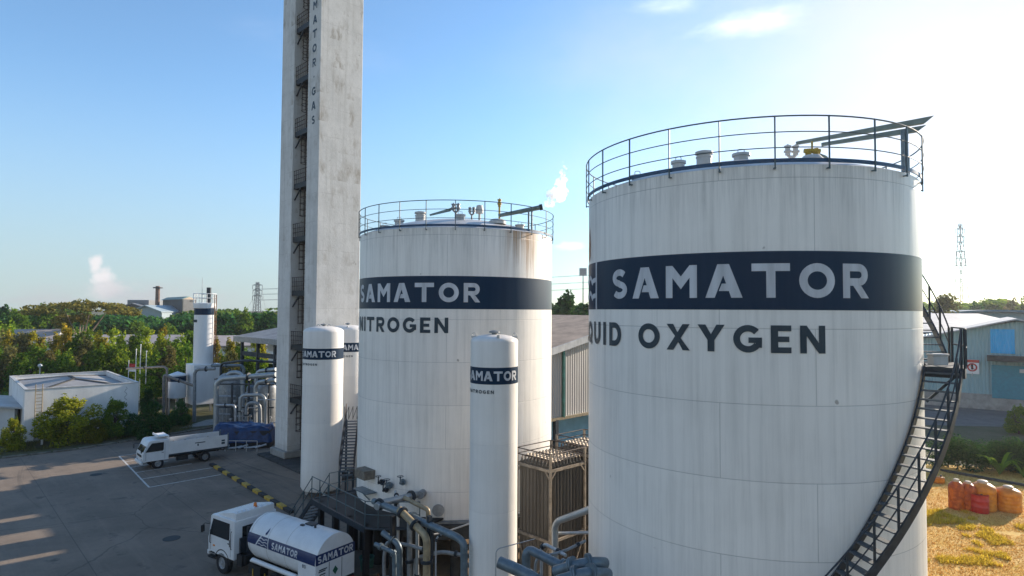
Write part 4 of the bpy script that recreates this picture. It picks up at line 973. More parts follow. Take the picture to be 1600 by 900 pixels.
vm = MB(); vm.box((0, 0, .45), (1.3, .35, .08)); vm.box((-.5, 0, .22), (.08, .3, .44)); vm.box((.5, 0, .22), (.08, .3, .44)); vm.cyl((-.7, 0, .62), (.7, 0, .62), .07, n=10); vm.build('manifold', M['pipe_grey'], vv_)
for x in (-.45, -.1, .3):
    hv = MB().cyl((x, 0, .62), (x, 0, 1.0), .03, n=8); hv.cyl((x, 0, .66), (x, 0, .8), .07, n=8); hv.tube([Vector((x + .11 * math.cos(a), .11 * math.sin(a), 1.0)) for a in [2 * math.pi * i / 12 for i in range(12)]], .014, 5, True); hv.build('hand_valve', M['steel_dark'], vv_)
for (px, Y, m_, lab) in ((614, 24.9, 'black', 'black steel post under the thick end of the platform pipes'), (671, 23.9, 'steel_dark', 'dark steel post beside the yellowish pipe')):
    q = P(px, 806, Y); b = Vector((q.x, q.y, 0)); tag(MB().box(b + Z * q.z / 2, (.16, .16, q.z), (U, V, Z)).build('steel_post', M[m_], None, b, smooth=False), lab, 'post').location = b
def pump(c, ax, label, s=1.0):
    t = thing('pump', c, label, 'pump'); a = Vector(ax).normalized(); w = a.cross(Z)
    MB().cyl(Z * .52 * s - a * .10, Z * .52 * s + a * .75 * s, .25 * s, n=20).build('motor', M['galv'], t)
    b = MB().cyl(Z * .52 * s - a * .5 * s, Z * .52 * s - a * .12, .17 * s, n=14); b.cyl(Z * .52 * s - a * .55 * s, Z * .52 * s - a * .45 * s, .26 * s, n=14); b.cyl(Z * .5 * s - a * .4 * s, Z * .95 * s - a * .4 * s, .07 * s); b.build('pump_body', M['rust'], t)
    MB().box(Z * .15 * s, (1.5 * s, .5 * s, .28 * s), (a, w, Z)).build('bed_plate', M['conc_dark'], t, smooth=False)
pump(Vector((-2.75, 24.6, 0)), (.95, .3, 0), 'grey cylindrical pump motor on sunlit soil by the narrow tank')
pump(Vector((-5.3, 26.8, 0)), (.9, .45, 0), 'shaded pump standing under the NITROGEN tank edge', .85)
bk = MB().lathe([(0, 0), (.26, 0), (.33, .62), (.35, .64), (.35, .68), (.29, .68), (.25, .1), (0, .08)], 20)
bo = bk.build('bucket', M['green_paint']); bo.location = G(573, 893); tag(bo, 'green open drum standing behind the tanker truck', 'drum')
for i, (x, y, s) in enumerate(((-6.2, 27.8, .5), (-4.9, 25.1, .35), (-1.9, 25.6, .4))):
    bx = MB().box(Z * s * .4, (s * 1.3, s, s * .8), (U, V, Z)).build('equipment_box', M[('box_tan', 'white_dirty', 'rust')[i]], bevel=.02, smooth=False); bx.location = (x, y, .015); tag(bx, ('brown metal box under the dark platform', 'pale metal box on the soil under the tan pipes', 'rusty metal box on soil near the narrow tank')[i], 'box')

# ================================================================== TRUCKS
def wheel(parent, c, r, w, hub_side=1, dual=False):
    o = MB().lathe([(r * .55, -w / 2), (r * .93, -w / 2), (r, -w * .36), (r, w * .36), (r * .93, w / 2), (r * .55, w / 2)], 28, c, (Vector((1, 0, 0)), Vector((0, 0, 1)), Vector((0, -1, 0)))).build('wheel', M['rubber'], parent)
    y = w * .30 * hub_side
    MB().lathe([(r * .56, -w * .3), (r * .56, w * .48), (r * .50, w * .48), (r * .42, w * (.1 if dual else .30)), (r * .2, w * (.12 if dual else .36)), (r * .17, w * .5), (0, w * .52)], 20, c, (Vector((1, 0, 0)), Vector((0, 0, 1)), Vector((0, hub_side, 0)))).build('rim', M['rim'], o)
M['rim'] = mat('wheel_rim', (.40, .41, .42), .5, .3, var=.25, scale=8)
M['truck_white'] = mat('truck_white', (.70, .71, .71), .35, var=.07, scale=1.4, spec=.5)
M['lamp_glass'] = mat('lamp_glass', (.55, .57, .58), .12, spec=.8)
M['truck_band'] = mat('truck_band', (.010, .030, .11), .35)
def xz(poly, y0, y1): return MB().prism([Vector((a[0], y0, a[1])) for a in poly], Vector((0, y1 - y0, 0)))
def cab(t, L0, L1, zb, zt, W, nose):
    """forward-control cab: x from L0 (rear) to L1 (front)"""
    h = zt - zb
    prof = [(L0, zb), (L1 - .02, zb), (L1 + .02, zb + .36 * h), (L1 - .04, zb + .44 * h), (L1 - nose, zt - .10), (L1 - nose - .14, zt), (L0 + .05, zt), (L0, zt - .06)]
    c = xz(prof, -W / 2, W / 2).build('cab', M['truck_white'], t, bevel=.05)
    a, b = Vector((L1 - .045, 0, zb + .47 * h)), Vector((L1 - nose - .01, 0, zt - .16)); nn = Vector((b.z - a.z, 0, a.x - b.x)).normalized() * .012; y = W / 2 - .13
    MB().prism([a + Vector((0, -y, 0)) + nn * .2, a + Vector((0, y, 0)) + nn * .2, b + Vector((0, y * .95, 0)) + nn * .2, b + Vector((0, -y * .95, 0)) + nn * .2], nn).build('windscreen', M['glass'], c, smooth=False)
    for s in (-1, 1):
        f0 = L1 - .16; w0 = [(f0 - .02, zb + .46 * h), (L0 + .42, zb + .46 * h), (L0 + .36, zb + .52 * h), (L0 + .36, zt - .20), (L1 - nose - .22, zt - .20), (f0 - nose * .5, zb + .66 * h)]
        MB().prism([Vector((x, s * (W / 2 - .004), z)) for x, z in w0], Vector((0, s * .014, 0))).build('side_window', M['glass'], c, smooth=False)
        ln = MB()
        for x in (L0 + .27, L1 - .20): ln.box((x, s * (W / 2 + .001), zb + .42 * h), (.014, .008, .72 * h))
        ln.box((L0 + .42, s * (W / 2 + .012), zb + .38 * h), (.14, .03, .035)); ln.build('door_seam', M['black'], c, smooth=False)
        MB().box((L1 + .015, s * (W / 2 - .24), zb + .12), (.06, .30, .17)).build('headlight', M['lamp_glass'], c, bevel=.02, smooth=False)
        mr = MB(); mr.tube(bend([Vector((L1 - nose * .6, s * W / 2, zb + .72 * h)), Vector((L1 + .12, s * (W / 2 + .16), zb + .74 * h)), Vector((L1 + .16, s * (W / 2 + .2), zb + .50 * h))], .08), .016, 6)
        mr.box((L1 + .15, s * (W / 2 + .2), zb + .60 * h), (.05, .17, .32)); mr.build('mirror', M['black'], c)
    gr = MB(); gr.box((L1 + .02, 0, zb + .27 * h), (.03, W * .62, .16)); gr.build('grille', M['black'], c, smooth=False)
    MB().box((L1 + .05, 0, zb - .06), (.14, W * .98, .22)).build('bumper', M['truck_white'], t, bevel=.04, smooth=False)
    return c
# small flatbed parked in its bay
cf = G(246, 732.5); side = Vector((V.y, -V.x, 0)) * 1; head = -V
lft = Vector((-head.y, head.x, 0)); fa_ = cf - lft * .82
tk = thing('flatbed_truck', fa_, 'small white truck with open cargo bed parked in the marked bays', 'truck', None, math.atan2(head.y, head.x))
cab(tk, -.72, 1.02, .62, 2.16, 1.86, .36)
ch = MB(); ch.box((-2.0, .36, .72), (5.0, .09, .2)); ch.box((-2.0, -.36, .72), (5.0, .09, .2))
for x in (-1.2, -2.4, -3.3, -4.3): ch.box((x, 0, .74), (.1, 1.6, .12))
ch.box((-1.7, .72, .58), (.8, .3, .36)); ch.box((-2.3, -.7, .6), (.7, .3, .34)); ch.build('chassis', M['black'], tk, smooth=False)
bd = MB(); bd.box((-2.85, 0, .93), (4.25, 1.94, .12)); bd.build('bed_floor', M['steel_dark'], tk, smooth=False)
for s in (-1, 1):
    sb = MB(); sb.box((-2.85, s * .97, 1.45), (4.2, .05, .92))
    b_ = sb.build('side_board', M['truck_white'], tk, smooth=False, bevel=.01)
    mk = MB(); mk.box((-2.9, s * 1.0, 1.58), (.75, .012, .07)); mk.box((-2.75, s * 1.0, 1.42), (.10, .012, .16)); mk.box((-4.62, s * 1.0, 1.30), (.26, .012, .16)); mk.box((-4.62, s * 1.0, 1.50), (.26, .012, .12)); mk.build('board_marking', M['navy_text'], b_, smooth=False)
cb = MB()
for x in (-1.5, -2.35, -3.2, -4.05): cb.box((x, 0, 1.62), (.06, 1.88, .06)); cb.box((x, .9, 1.35), (.07, .06, .6)); cb.box((x, -.9, 1.35), (.07, .06, .6))
cb.build('cross_bar', M['white_dirty'], tk, smooth=False)
hb = MB()
for y in (-.9, -.45, 0, .45, .9): hb.box((-.74, y, 1.55), (.06, .05, 1.3))
for z in (1.1, 1.5, 1.9, 2.2): hb.box((-.74, 0, z), (.05, 1.9, .05))
hb.box((-.35, 0, 2.36), (.75, 1.5, .05)); hb.box((-.02, 0, 2.40), (.06, 1.5, .14)); hb.box((-.70, 0, 2.30), (.06, 1.7, .2)); hb.build('headboard', M['white'], tk, smooth=False)
rp = MB()
for y in (-.93, .93): rp.box((-5.02, y, 1.35), (.08, .08, 1.35))
rp.box((-5.02, 0, .74), (.08, 1.9, .14)); rp.build('rear_post', M['pipe_blue'], tk, smooth=False)
MB().box((-5.07, .7, .78), (.03, .28, .1)).build('tail_lamp', M['red'], tk, smooth=False); MB().box((-5.07, -.7, .78), (.03, .28, .1)).build('tail_lamp', M['red'], tk, smooth=False)
for s in (-1, 1): wheel(tk, (0, s * .80, .40), .40, .24, s); wheel(tk, (-3.3, s * .76, .40), .40, .42, s, True)

# tanker in the foreground
head = Vector((-.825, .565, 0)); lft = Vector((-head.y, head.x, 0))
fa_ = G(348.5, 896) - lft * 1.0
tt = thing('tanker_truck', fa_, 'white tanker truck with navy band and cylindrical tank in the shaded yard', 'truck', None, math.atan2(head.y, head.x))
cc = cab(tt, -.95, 1.22, .82, 2.66, 2.24, .20)
df = MB(); df.prism([Vector((x, -1.02, z)) for x, z in ((.75, 2.62), (-.92, 2.62), (-.92, 2.95), (-.7, 2.98), (.5, 2.74))], Vector((0, 2.04, 0)))
for i in range(9): df.box((-.1, -.88 + i * .22, 2.835), (1.55, .05, .10), (Vector((1, 0, -.20)).normalized(), Vector((0, 1, 0)), Vector((.20, 0, 1)).normalized()))
df.build('roof_deflector', M['truck_white'], cc, bevel=.02)
MB().lathe([(.09, 0), (.09, .03), (.075, .05), (.075, .16), (.05, .2), (0, .21)], 14, (-.72, -.1, 2.98)).build('beacon', M['beacon'], cc)
MB().box((-.955, .2, 2.05), (.02, 1.0, .5)).build('rear_window', M['glass'], cc, smooth=False)
ch = MB(); ch.box((-2.9, .42, .95), (7.6, .1, .26)); ch.box((-2.9, -.42, .95), (7.6, .1, .26)); ch.box((-1.4, 0, .95), (.5, 1.9, .4)); ch.box((-2.6, -.85, .75), (1.1, .4, .5)); ch.box((-2.5, .85, .72), (.9, .4, .45)); ch.box((-1.3, .9, .9), (.4, .3, .5))
ch.build('chassis', M['black'], tt, smooth=False)
RTK, ZT = 1.04, 1.94
AX = (Vector((0, 1, 0)), Vector((0, 0, 1)), Vector((1, 0, 0)))
tkb = MB().lathe([(0, -1.52), (.5, -1.56), (.84, -1.68), (1.0, -1.86), (RTK, -2.05), (RTK, -3.2), (RTK, -4.4), (RTK, -5.6)], 56, (0, 0, ZT), AX).build('tank', M['truck_white'], tt)
prof = [(RTK * 1.004 * math.cos(R(a)), ZT + RTK * 1.004 * math.sin(R(a))) for a in range(0, 181, 6)]
prof = [(1.044, .95)] + prof + [(-1.044, .95)]
cbx = MB().prism([Vector((-5.6, y, z)) for y, z in prof], Vector((-1.16, 0, 0))).build('rear_cabinet', M['truck_white'], tt, bevel=.012)
def truck_side(x, y, l):
    """x backwards along the flank, y up from the band's lower edge, flank facing the driver's left"""
    z = 1.90 + y; d = z - ZT; r = RTK + .012 + l
    yy = math.sqrt(max(r * r - d * d, 0)) if d > 0 else r * (1 if x > 3.98 else 1) * (math.sqrt(max(1 - (d / r) ** 2, 0)))
    if -x - 1.62 < -5.59 and d < 0: yy = r + .004
    return Vector((-1.62 - x, yy + .004, z))
BH = .44
wrap_mesh('painted_band', [(rect(.30 + i * .2, 0 + j * BH / 4, .30 + (i + 1) * .2, (j + 1) * BH / 4), 0) for i in range(24) for j in range(4)], truck_side, M['truck_band'], tkb, None)
pl_, w_t = text_polys('SAMATOR', .28, .14, .84); wrap_mesh('lettering', [([(a[0] + 2.12, a[1] + .07) for a in p_], l + .010) for p_, l in pl_], truck_side, M['letter'], tkb, .3, .05)
em = [(p_, .010) for p_ in strip([(.95, -.01), (1.28, BH + .01)], .07) + strip([(1.88, -.01), (1.80, BH + .01)], .06)]
em += [(p_, .011) for k_ in range(3) for p_ in strip([(1.12 + .05 * k_ + i * .06, .10 + .12 * k_ + .025 * math.sin(i * 1.0)) for i in range(12 - k_)], .035)]
wrap_mesh('emblem', em, truck_side, M['letter'], tkb, None, .05)
wrap_mesh('flame_mark', [([(1.52, BH + .06), (1.60, BH + .12), (1.62, BH + .26), (1.58, BH + .36), (1.53, BH + .22), (1.46, BH + .14)], .002)], truck_side, M['truck_band'], tkb, None)
pl_, w_t = text_polys('03', .15, .2); wrap_mesh('fleet_number', [([(a[0] + 4.30, a[1] - .22) for a in p_], .012) for p_, l in pl_], truck_side, M['navy_text'], cbx, None, .03)
rear = lambda x, y, l: Vector((-6.764 - l, 1.044 - x, 1.90 + y))
wrap_mesh('rear_band', [(rect(0, 0, 2.088, BH), 0)], rear, M['truck_band'], cbx)
pl_, w_t = text_polys('SAMATOR', .30, .14, .82); wrap_mesh('rear_lettering', [([(a[0] + (2.088 - w_t) / 2, a[1] + .07) for a in p_], l + .004) for p_, l in pl_], rear, M['letter'], cbx)
dr = MB()
for x in (.70, 1.38): dr.box((-6.764, 1.044 - x, 1.42), (.012, .02, .90))
dr.box((-6.764, 0, .97), (.012, 2.0, .02)); dr.build('door_seam', M['black'], cbx, smooth=False)
MB().prism([rear(1.02, -.28, .004), rear(1.16, -.46, .004), rear(1.02, -.64, .004), rear(.88, -.46, .004)], Vector((-.012, 0, 0))).build('placard', M['green_sign'], cbx, smooth=False)
mk = MB()
for y, x0, x1 in ((-.20, .18, .58), (-.27, .15, .50), (-.40, .2, .5), (-.50, .24, .46)): mk.prism([rear(x0, y, .004), rear(x1, y, .004), rear(x1, y - .045, .004), rear(x0, y - .045, .004)], Vector((-.01, 0, 0)))
mk.build('small_print', M['navy_text'], cbx, smooth=False)
tr = MB(); tr.cyl((-2.3, 1.02, 1.16), (-5.5, 1.02, 1.16), .10, n=12); tr.cyl((-2.0, .9, 1.02), (-3.6, .9, 1.02), .06, n=10); tr.build('hose_tube', M['truck_white'], tt)
wr = MB()
for x in (-2.06, -3.35, -4.65): wr.tube([Vector((x, (RTK + .002) * math.cos(a), ZT + (RTK + .002) * math.sin(a))) for a in [2 * math.pi * i / 48 for i in range(48)]], .010, 5, True)
wr.build('weld_ring', M['white_dirty'], tkb)
for s in (-1, 1):
    wa = MB(); wa.tube([Vector((.62 * math.cos(a), s * 1.08, .50 + .62 * math.sin(a))) for a in [R(5 + 10 * i) for i in range(18)]], .055, 6); wa.build('wheel_arch', M['black'], tt)
    gh = MB(); gh.tube(bend([Vector((-.78, s * 1.13, 1.3)), Vector((-.78, s * 1.18, 1.34)), Vector((-.78, s * 1.18, 2.1)), Vector((-.78, s * 1.13, 2.14))], .04), .016, 6); gh.tube(bend([Vector((.98, s * 1.12, 1.25)), Vector((1.0, s * 1.18, 1.3)), Vector((.96, s * 1.18, 1.9)), Vector((.92, s * 1.12, 1.95))], .04), .016, 6); gh.build('grab_handle', M['black'], cc)
    stp_ = MB(); stp_.box((.88, s * 1.08, .62), (.5, .2, .07)); stp_.box((.80, s * 1.06, .86), (.34, .16, .05)); stp_.build('cab_step', M['black'], tt, smooth=False)
    MB().box((.70, s * 1.13, 1.20), (.16, .02, .07)).build('side_lamp', M['amber'], cc, smooth=False)
    MB().box((-.60, s * 1.125, 1.55), (.05, .012, .34)).build('air_slot', M['black'], cc, smooth=False)
lb_ = MB(); lb_.box((-1.02, 0, 1.35), (.1, 1.7, .9)); lb_.cyl((-1.2, .55, 1.0), (-1.2, .55, 2.3), .07, n=8); lb_.tube(bend([Vector((-1.15, -.4, 1.2)), Vector((-1.3, -.5, 1.7)), Vector((-1.5, -.2, 1.3))], .2), .03, 6); lb_.build('cab_back_gear', M['steel_dark'], tt)
ldr = MB()
for y in (-.55, -.85): ldr.cyl((-6.80, y, .95), (-6.80, y, 2.7), .018, n=6)
tp = MB(); tp.box((-5.0, -.1, ZT + RTK + .02), (.5, .34, .05)); tp.cyl((-5.5, .1, ZT + RTK), (-5.5, .1, ZT + RTK + .12), .05); tp.box((-4.75, .2, ZT + RTK), (.2, .12, .05)); tp.build('top_fitting', M['steel_dark'], tkb, smooth=False)
for s in (-1, 1):
    wheel(tt, (0, s * .98, .50), .50, .28, s)
    for x in (-4.1, -5.35): wheel(tt, (x, s * .88, .50), .50, .52, s, True)
    fg = MB(); fg.tube([Vector((.66 * math.cos(a), s * 1.0, .50 + .66 * math.sin(a))) for a in [R(15 + 10 * i) for i in range(16)]], .06, 6); fg.build('mudguard', M['black'], tt)
    MB().box((-6.78, s * .8, .80), (.04, .35, .12)).build('tail_lamp', M['red'], tt, smooth=False)
MB().box((-6.72, 0, .80), (.1, 2.05, .16)).build('rear_bumper', M['black'], tt, smooth=False)
for (x, y) in ((-2.4, 1.06), (-3.3, 1.06)): MB().box((x, y, .62), (.05, .03, .34)).build('side_reflector', M['yellow'], tt, smooth=False)

tt.scale = (.955, .955, .955)

# ================================================================== WHITE FLAT ROOFED BUILDING
b0 = G(36, 692); b1 = G(215, 672); bu = (b1 - b0).normalized(); bv = Vector((-bu.y, bu.x, 0)); BL = (b1 - b0).length; BD, BHt = 15.0, 4.65
wb = thing('flat_roof_building', b0, 'white flat roofed building with a parapet and a ladder behind round trees', 'building')
def bb(mb, x0, x1, y0, y1, z0, z1): return mb.box(bu * (x0 + x1) / 2 + bv * (y0 + y1) / 2 + Z * (z0 + z1) / 2, (x1 - x0, y1 - y0, z1 - z0), (bu, bv, Z))
M['plaster'] = mat('white_plaster', (.82, .81, .78), .8, var=.10, scale=.9, stretch=(1, 1, .4))
w = MB(); bb(w, 0, BL, 0, .2, 0, BHt); bb(w, 0, BL, BD - .2, BD, 0, BHt); bb(w, 0, .2, .2, BD - .2, 0, BHt); bb(w, BL - .2, BL, .2, BD - .2, 0, BHt); w.build('wall', M['plaster'], wb, smooth=False)
M['roof_sheet'] = mat('roof_sheet', (.34, .335, .33), .7, var=.15, scale=.6)
rf = MB(); mid = BL / 2; zc, zp = BHt - .45, BHt + .22
q = lambda x, y, z: bu * x + bv * y + Z * z
rf.add([q(.2, .2, zc), q(BL - .2, .2, zc), q(BL - .2, BD - .2, zc), q(.2, BD - .2, zc), q(mid, BD * .38, zp), q(mid, BD * .62, zp)], [(0, 1, 4), (1, 2, 5, 4), (2, 3, 5), (3, 0, 4, 5)]); rf.build('roof', M['roof_sheet'], wb, smooth=False)
fl = MB()
for a, b in ((q(.3, .3, zc + .05), q(mid, BD * .38, zp + .05)), (q(BL - .3, .3, zc + .05), q(mid, BD * .38, zp + .05)), (q(mid, BD * .38, zp + .05), q(mid, BD * .62, zp + .05)), (q(.3, BD - .3, zc + .05), q(mid, BD * .62, zp + .05)), (q(BL - .3, BD - .3, zc + .05), q(mid, BD * .62, zp + .05))): fl.beam(a, b, .3, .06)
fl.build('ridge_flashing', M['conc_dark'], wb, smooth=False)
cp = MB(); bb(cp, -.04, BL + .04, -.04, .24, BHt + .002, BHt + .08); bb(cp, -.04, .24, .245, BD, BHt + .002, BHt + .08); bb(cp, BL - .24, BL + .04, .245, BD, BHt + .002, BHt + .08); bb(cp, .245, BL - .245, BD - .24, BD + .04, BHt + .002, BHt + .08); cp.build('coping', M['white_dirty'], wb, smooth=False)
la = MB()
for s in (-.25, .25): la.cyl(q(1.0 + s, -.18, .1), q(1.0 + s, -.18, BHt + .5), .035, n=6)
for i in range(15): la.cyl(q(.75, -.18, .3 + i * .3), q(1.25, -.18, .3 + i * .3), .025, n=6)
la.build('ladder', M['pipe_tan'], wb)
cr = MB(); cr.tube([q(BL - 1.1 + .12 * math.sin(i * 1.7), -.006, BHt - .3 - i * .16) for i in range(9)], .014, 4); cr.build('crack', M['conc_dark'], wb)
an = plain_house('annex', 'low white roofed annex at the far side of the flat roofed building', 'building', b0 - bu * 2.6 + bv * 6.5, (bv, bu), (9, 4.2, 2.9), .35, M['plaster'], M['roof_pale'], .6, None, [(-bu * 0 + Z * 1.6 - bv * 4.5, (.06, 1.6, 1.2))])
ac = thing('air_conditioner', b0 - bu * .5 + bv * 3.0, 'grey air conditioner unit on a bracket beside the white building', 'air conditioner')
MB().box(Z * 2.3, (.5, 1.1, .9), (bu, bv, Z)).build('case', M['pipe_grey'], ac, bevel=.02, smooth=False); MB().cyl(Z * 2.3 - bu * .26, Z * 2.3 - bu * .28, .36, n=20).build('fan_grille', M['black'], ac); MB().box(Z * .92, (.5, 1.2, 1.84), (bu, bv, Z)).build('stand', M['conc_dark'], ac, smooth=False)
for (px, py, Y, h) in ((65.5, 690, 55, 1.9),):
    g_ = G(px, 695); MB_ = MB().cyl(Z * 0, Z * h, .09, n=10); MB_.cyl(Z * h, Z * (h + .06), .11, n=10); o = MB_.build('bollard_post', M['white']); o.location = g_; tag(o, 'short white post on the verge before the ladder building', 'post')
def lamp_post(px, py, Y, label):
    g_ = P(px, py, Y); h = g_.z; g_.z = 0; t = thing('street_lamp', g_, label, 'street lamp')
    MB().cyl(Z * 0, Z * h, .09, .06, 8).build('pole', M['white_dirty'], t); MB().ball(Z * (h + .12), .26, 10).build('lamp_head', M['lamp_glass'], t)
lamp_post(62.5, 573, 78, 'globe topped lamp post rising behind the flat roofed building')
for px, top, lab in ((213, 546, 'shortest flag pole beside the red flag'), (220, 539, 'tallest white flag pole before the green trees'), (229, 549, 'flag pole nearest the white column tank')):
    g_ = P(px, top, 79); h = g_.z; g_.z = 0; t = thing('flag_pole', g_, lab, 'flag pole', 'flag poles'); MB().cyl(Z * 0, Z * h, .07, .045, 8).build('pole', M['white'], t); MB().ball(Z * h, .09, 8).build('finial', M['white'], t)
g_ = P(201, 575, 79.6); fgm = MB(); nx = 8
for s, m_ in ((0, 'red'), (1, 'white')):
    fb = MB(); vv = [Vector((i * .13, .08 * math.sin(i * .9), .55 - s * .5 - j * .5)) for i in range(nx) for j in (0, 1)]; fb.add(vv, [(2 * i, 2 * i + 2, 2 * i + 3, 2 * i + 1) for i in range(nx - 1)])
    if s == 0: ft_ = thing('flag', Vector((g_.x, g_.y, 0)), 'small red and white flag hanging before green trees', 'flag'); MB().cyl(Z * 0, Z * (g_.z + 1), .05, .04, 6).build('staff', M['white'], ft_)
    o = fb.build('cloth', M[m_], ft_, recalc=False); o.location.z = g_.z

# ================================================================== WHITE COLUMN TANK AND ITS PIPE PLANT
gc = P(317, 600, 71.5); gc.z = 0
ct = thing('column_tank', gc, 'tall thin white column with a railing on top behind the pipe plant', 'column tank')
zt = P(317, 474, 71.5).z; zm = P(317, 568, 71.5).z; rc = 1.08
MB().lathe([(rc, zm - .5), (rc, zt - .6), (rc * 1.08, zt - .55), (rc * 1.12, zt), (0, zt + .1)], 40).build('vessel', M['white'], ct)
MB().box(Z * (zm / 2 + .6) , (2.9, 2.9, zm - 1.2), (U, V, Z)).build('cold_box', M['white'], ct, smooth=False, bevel=.05)
lg = MB()
for a in (-1.3, 1.3):
    for b in (-1.3, 1.3): lg.box(U * a + V * b + Z * .6, (.2, .2, 1.2), (U, V, Z))
lg.build('leg', M['galv'], ct, smooth=False)
zb_ = P(317, 492, 70.5).z; ring(rc + .01, zb_, zb_ + .85, 40).build('painted_band', M['navy_band'], ct, recalc=False)
mkm = MB(); p0 = cpt(rc + .02, R(-22), zb_ - .9)
for i in range(3): mkm.box(cpt(rc + .02, R(-50 + i * 14), zb_ - .7), (.18, .05, .30))
mkm.build('small_marking', M['navy_text'], ct, smooth=False)
rb = MB()
for h in (1.1, .6): rb.tube([cpt(rc * 1.12, 2 * math.pi * i / 24, zt + h) for i in range(24)], .04, 5, True)
for i in range(10): rb.cyl(cpt(rc * 1.12, 2 * math.pi * i / 10, zt), cpt(rc * 1.12, 2 * math.pi * i / 10, zt + 1.1), .035, n=5)
rb.build('railing', M['white'], ct)
ld = MB()
for s in (-.2, .2): ld.cyl(Vector((rc + .25, -.2 + s, 1)), Vector((rc + .25, -.2 + s, zt + 1)), .05, n=5)
for i in range(20): ld.cyl(Vector((rc + .25, -.4, 1.2 + i * .58)), Vector((rc + .25, 0, 1.2 + i * .58)), .03, n=4)
ld.build('ladder', M['rust'], ct)
MB().cyl(Vector((.15, .6, zt)), Vector((.15, .6, P(324, 449, 71.5).z)), .26, n=14).build('stack_pipe', M['steel_dark'], ct)
MB().cyl(Vector((-.45, .2, zt)), Vector((-.45, .2, P(318, 434, 71.5).z)), .035, .02, 6).build('antenna', M['galv'], ct)
st_ = thing('round_tank', (P(277, 600, 70).x, 70, 0), 'small white round tank with dark band on legs beside the column', 'tank'); z0_, z1_ = P(277, 621, 70).z, P(277, 585, 70).z
MB().lathe([(0, z0_ - .25), (.9, z0_), (.92, z0_ + .05), (.92, z1_), (0, z1_ + .35)], 32).build('vessel', M['white'], st_); ring(.925, z1_ - .75, z1_ - .15, 40).build('painted_band', M['navy_band'], st_, recalc=False)
lg = MB()
for a in (.6, 2.2, 3.7, 5.3): lg.cyl(cpt(.75, a, 0), cpt(.75, a, z0_ + .1), .08, n=6)
lg.build('leg', M['galv'], st_)
def vessel(px0, px1, ptop, Y, label, m):
    c = P((px0 + px1) / 2, 640, Y); r = (px1 - px0) / 2 / F_PX * Y; zt = P((px0 + px1) / 2, ptop, Y).z; t = thing('pressure_vessel', (c.x, c.y, 0), label, 'pressure vessel', 'pressure vessels in the pipe plant')
    MB().lathe([(0, .5), (r * .7, .65), (r, 1.1), (r, zt - r * .6), (r * .9, zt - r * .35), (r * .6, zt - r * .1), (0, zt)], 32).build('shell', m, t)
    l_ = MB()
    for a in (.5, 2.6, 4.7): l_.cyl(cpt(r * .85, a, 0), cpt(r * .85, a, 1.2), .09, n=6)
    l_.build('leg', M['steel_dark'], t); MB().cyl(Z * (zt - .05), Z * (zt + .3), .14, n=10).build('nozzle', M['steel_dark'], t)
vessel(341, 374, 582, 60.5, 'grey insulated vessel under the inverted U pipe', M['pipe_grey']); vessel(403, 432, 596, 58.5, 'grey insulated vessel close beside the concrete tower', M['pipe_grey']); vessel(385, 404, 600, 63, 'darker vessel standing between the two grey vessels', M['pipe_grey'])
M['pipe_brown'] = mat('pipe_brown', (.26, .23, .20), .5, .2, var=.2, scale=4)
PL = [ # label, pixel path with depth, radius
 ('long thick pipe spanning from the tall riser to the tower', [(431, 585, 55), (347, 592, 56), (338, 599, 56), (337, 690, 56)], .22, 'clad'),
 ('inverted U pipe standing on the first vessel', [(353, 608, 60), (355, 582, 60), (378, 582, 60), (380, 650, 60)], .20, 'clad'),
 ('pipe bending down beside the second vessel', [(431, 594, 56.5), (404, 597, 57), (399, 604, 57), (399, 660, 57)], .18, 'clad'),
 ('square arched pipe low in front of the vessels', [(375, 668, 56.5), (375, 617, 56.5), (414, 617, 56.5), (415, 668, 56.5)], .15, 'clad'),
 ('small arched pipe nested under the square arched pipe', [(385, 668, 56), (385, 629, 56), (406, 629, 56), (407, 668, 56)], .15, 'pipe_grey'),
 ('upper curved pipe passing behind the tower', [(431, 577, 59), (404, 580, 59.5), (400, 588, 59.5), (400, 650, 59.5)], .18, 'clad'),
 ('thin low pipe at the edge of the pipe plant', [(338, 633, 55.5), (366, 633, 55.5), (368, 640, 55.5), (368, 680, 55.5)], .10, 'galv'),
 ('thick rack pipe leading to the white column', [(304, 603, 66), (257, 586, 66), (256, 592, 66), (256, 650, 66)], .15, 'pipe_brown'),
 ('straight tan pipe reaching behind the flat roofed building', [(198, 576, 72), (256, 573, 70), (261, 576, 70), (261, 650, 70)], .12, 'pipe_brown'),
 ('square bent pipe in front of the white cold box', [(336, 576, 66), (308, 577, 66), (304, 583, 66), (304, 650, 66)], .17, 'pipe_grey'),
 ('dark pipe bridge behind the white column', [(331, 571, 68), (377, 571, 67), (381, 576, 67), (381, 640, 67)], .16, 'pipe_blue'),
 ('dark high pipe run under the shed roof', [(432, 566, 63), (385, 563, 64), (345, 568, 66), (344, 640, 66)], .12, 'steel_dark'),
]
for lab, pts, r_, m_ in PL: pipe(lab, pts, r_, M[m_], [(0, .5)], name='plant_pipe', rad=.6)
fr = thing('pipe_rack', P(350, 690, 57.5) - Z * P(350, 690, 57.5).z, 'dark steel frame of posts and beams among the plant pipes', 'pipe rack'); fo = fr.location.copy()
fm = MB()
for px in (338, 362, 388, 420):
    for Y in (57, 61): a = P(px, 640, Y); fm.box(Vector((a.x, a.y, 2.6)), (.14, .14, 5.2))
for px in (338, 420):
    for z in (3.0, 5.1): a, b = P(px, 640, 57), P(px, 640, 61); fm.beam(Vector((a.x, 57, z)), Vector((b.x, 61, z)), .1)
for z in (3.0, 5.1):
    for Y in (57, 61): fm.beam(Vector((P(334, 640, Y).x, Y, z)), Vector((P(428, 640, Y).x, Y, z)), .12)
fm.build('frame', M['steel_dark'], fr, fo, smooth=False)
gp = MB()
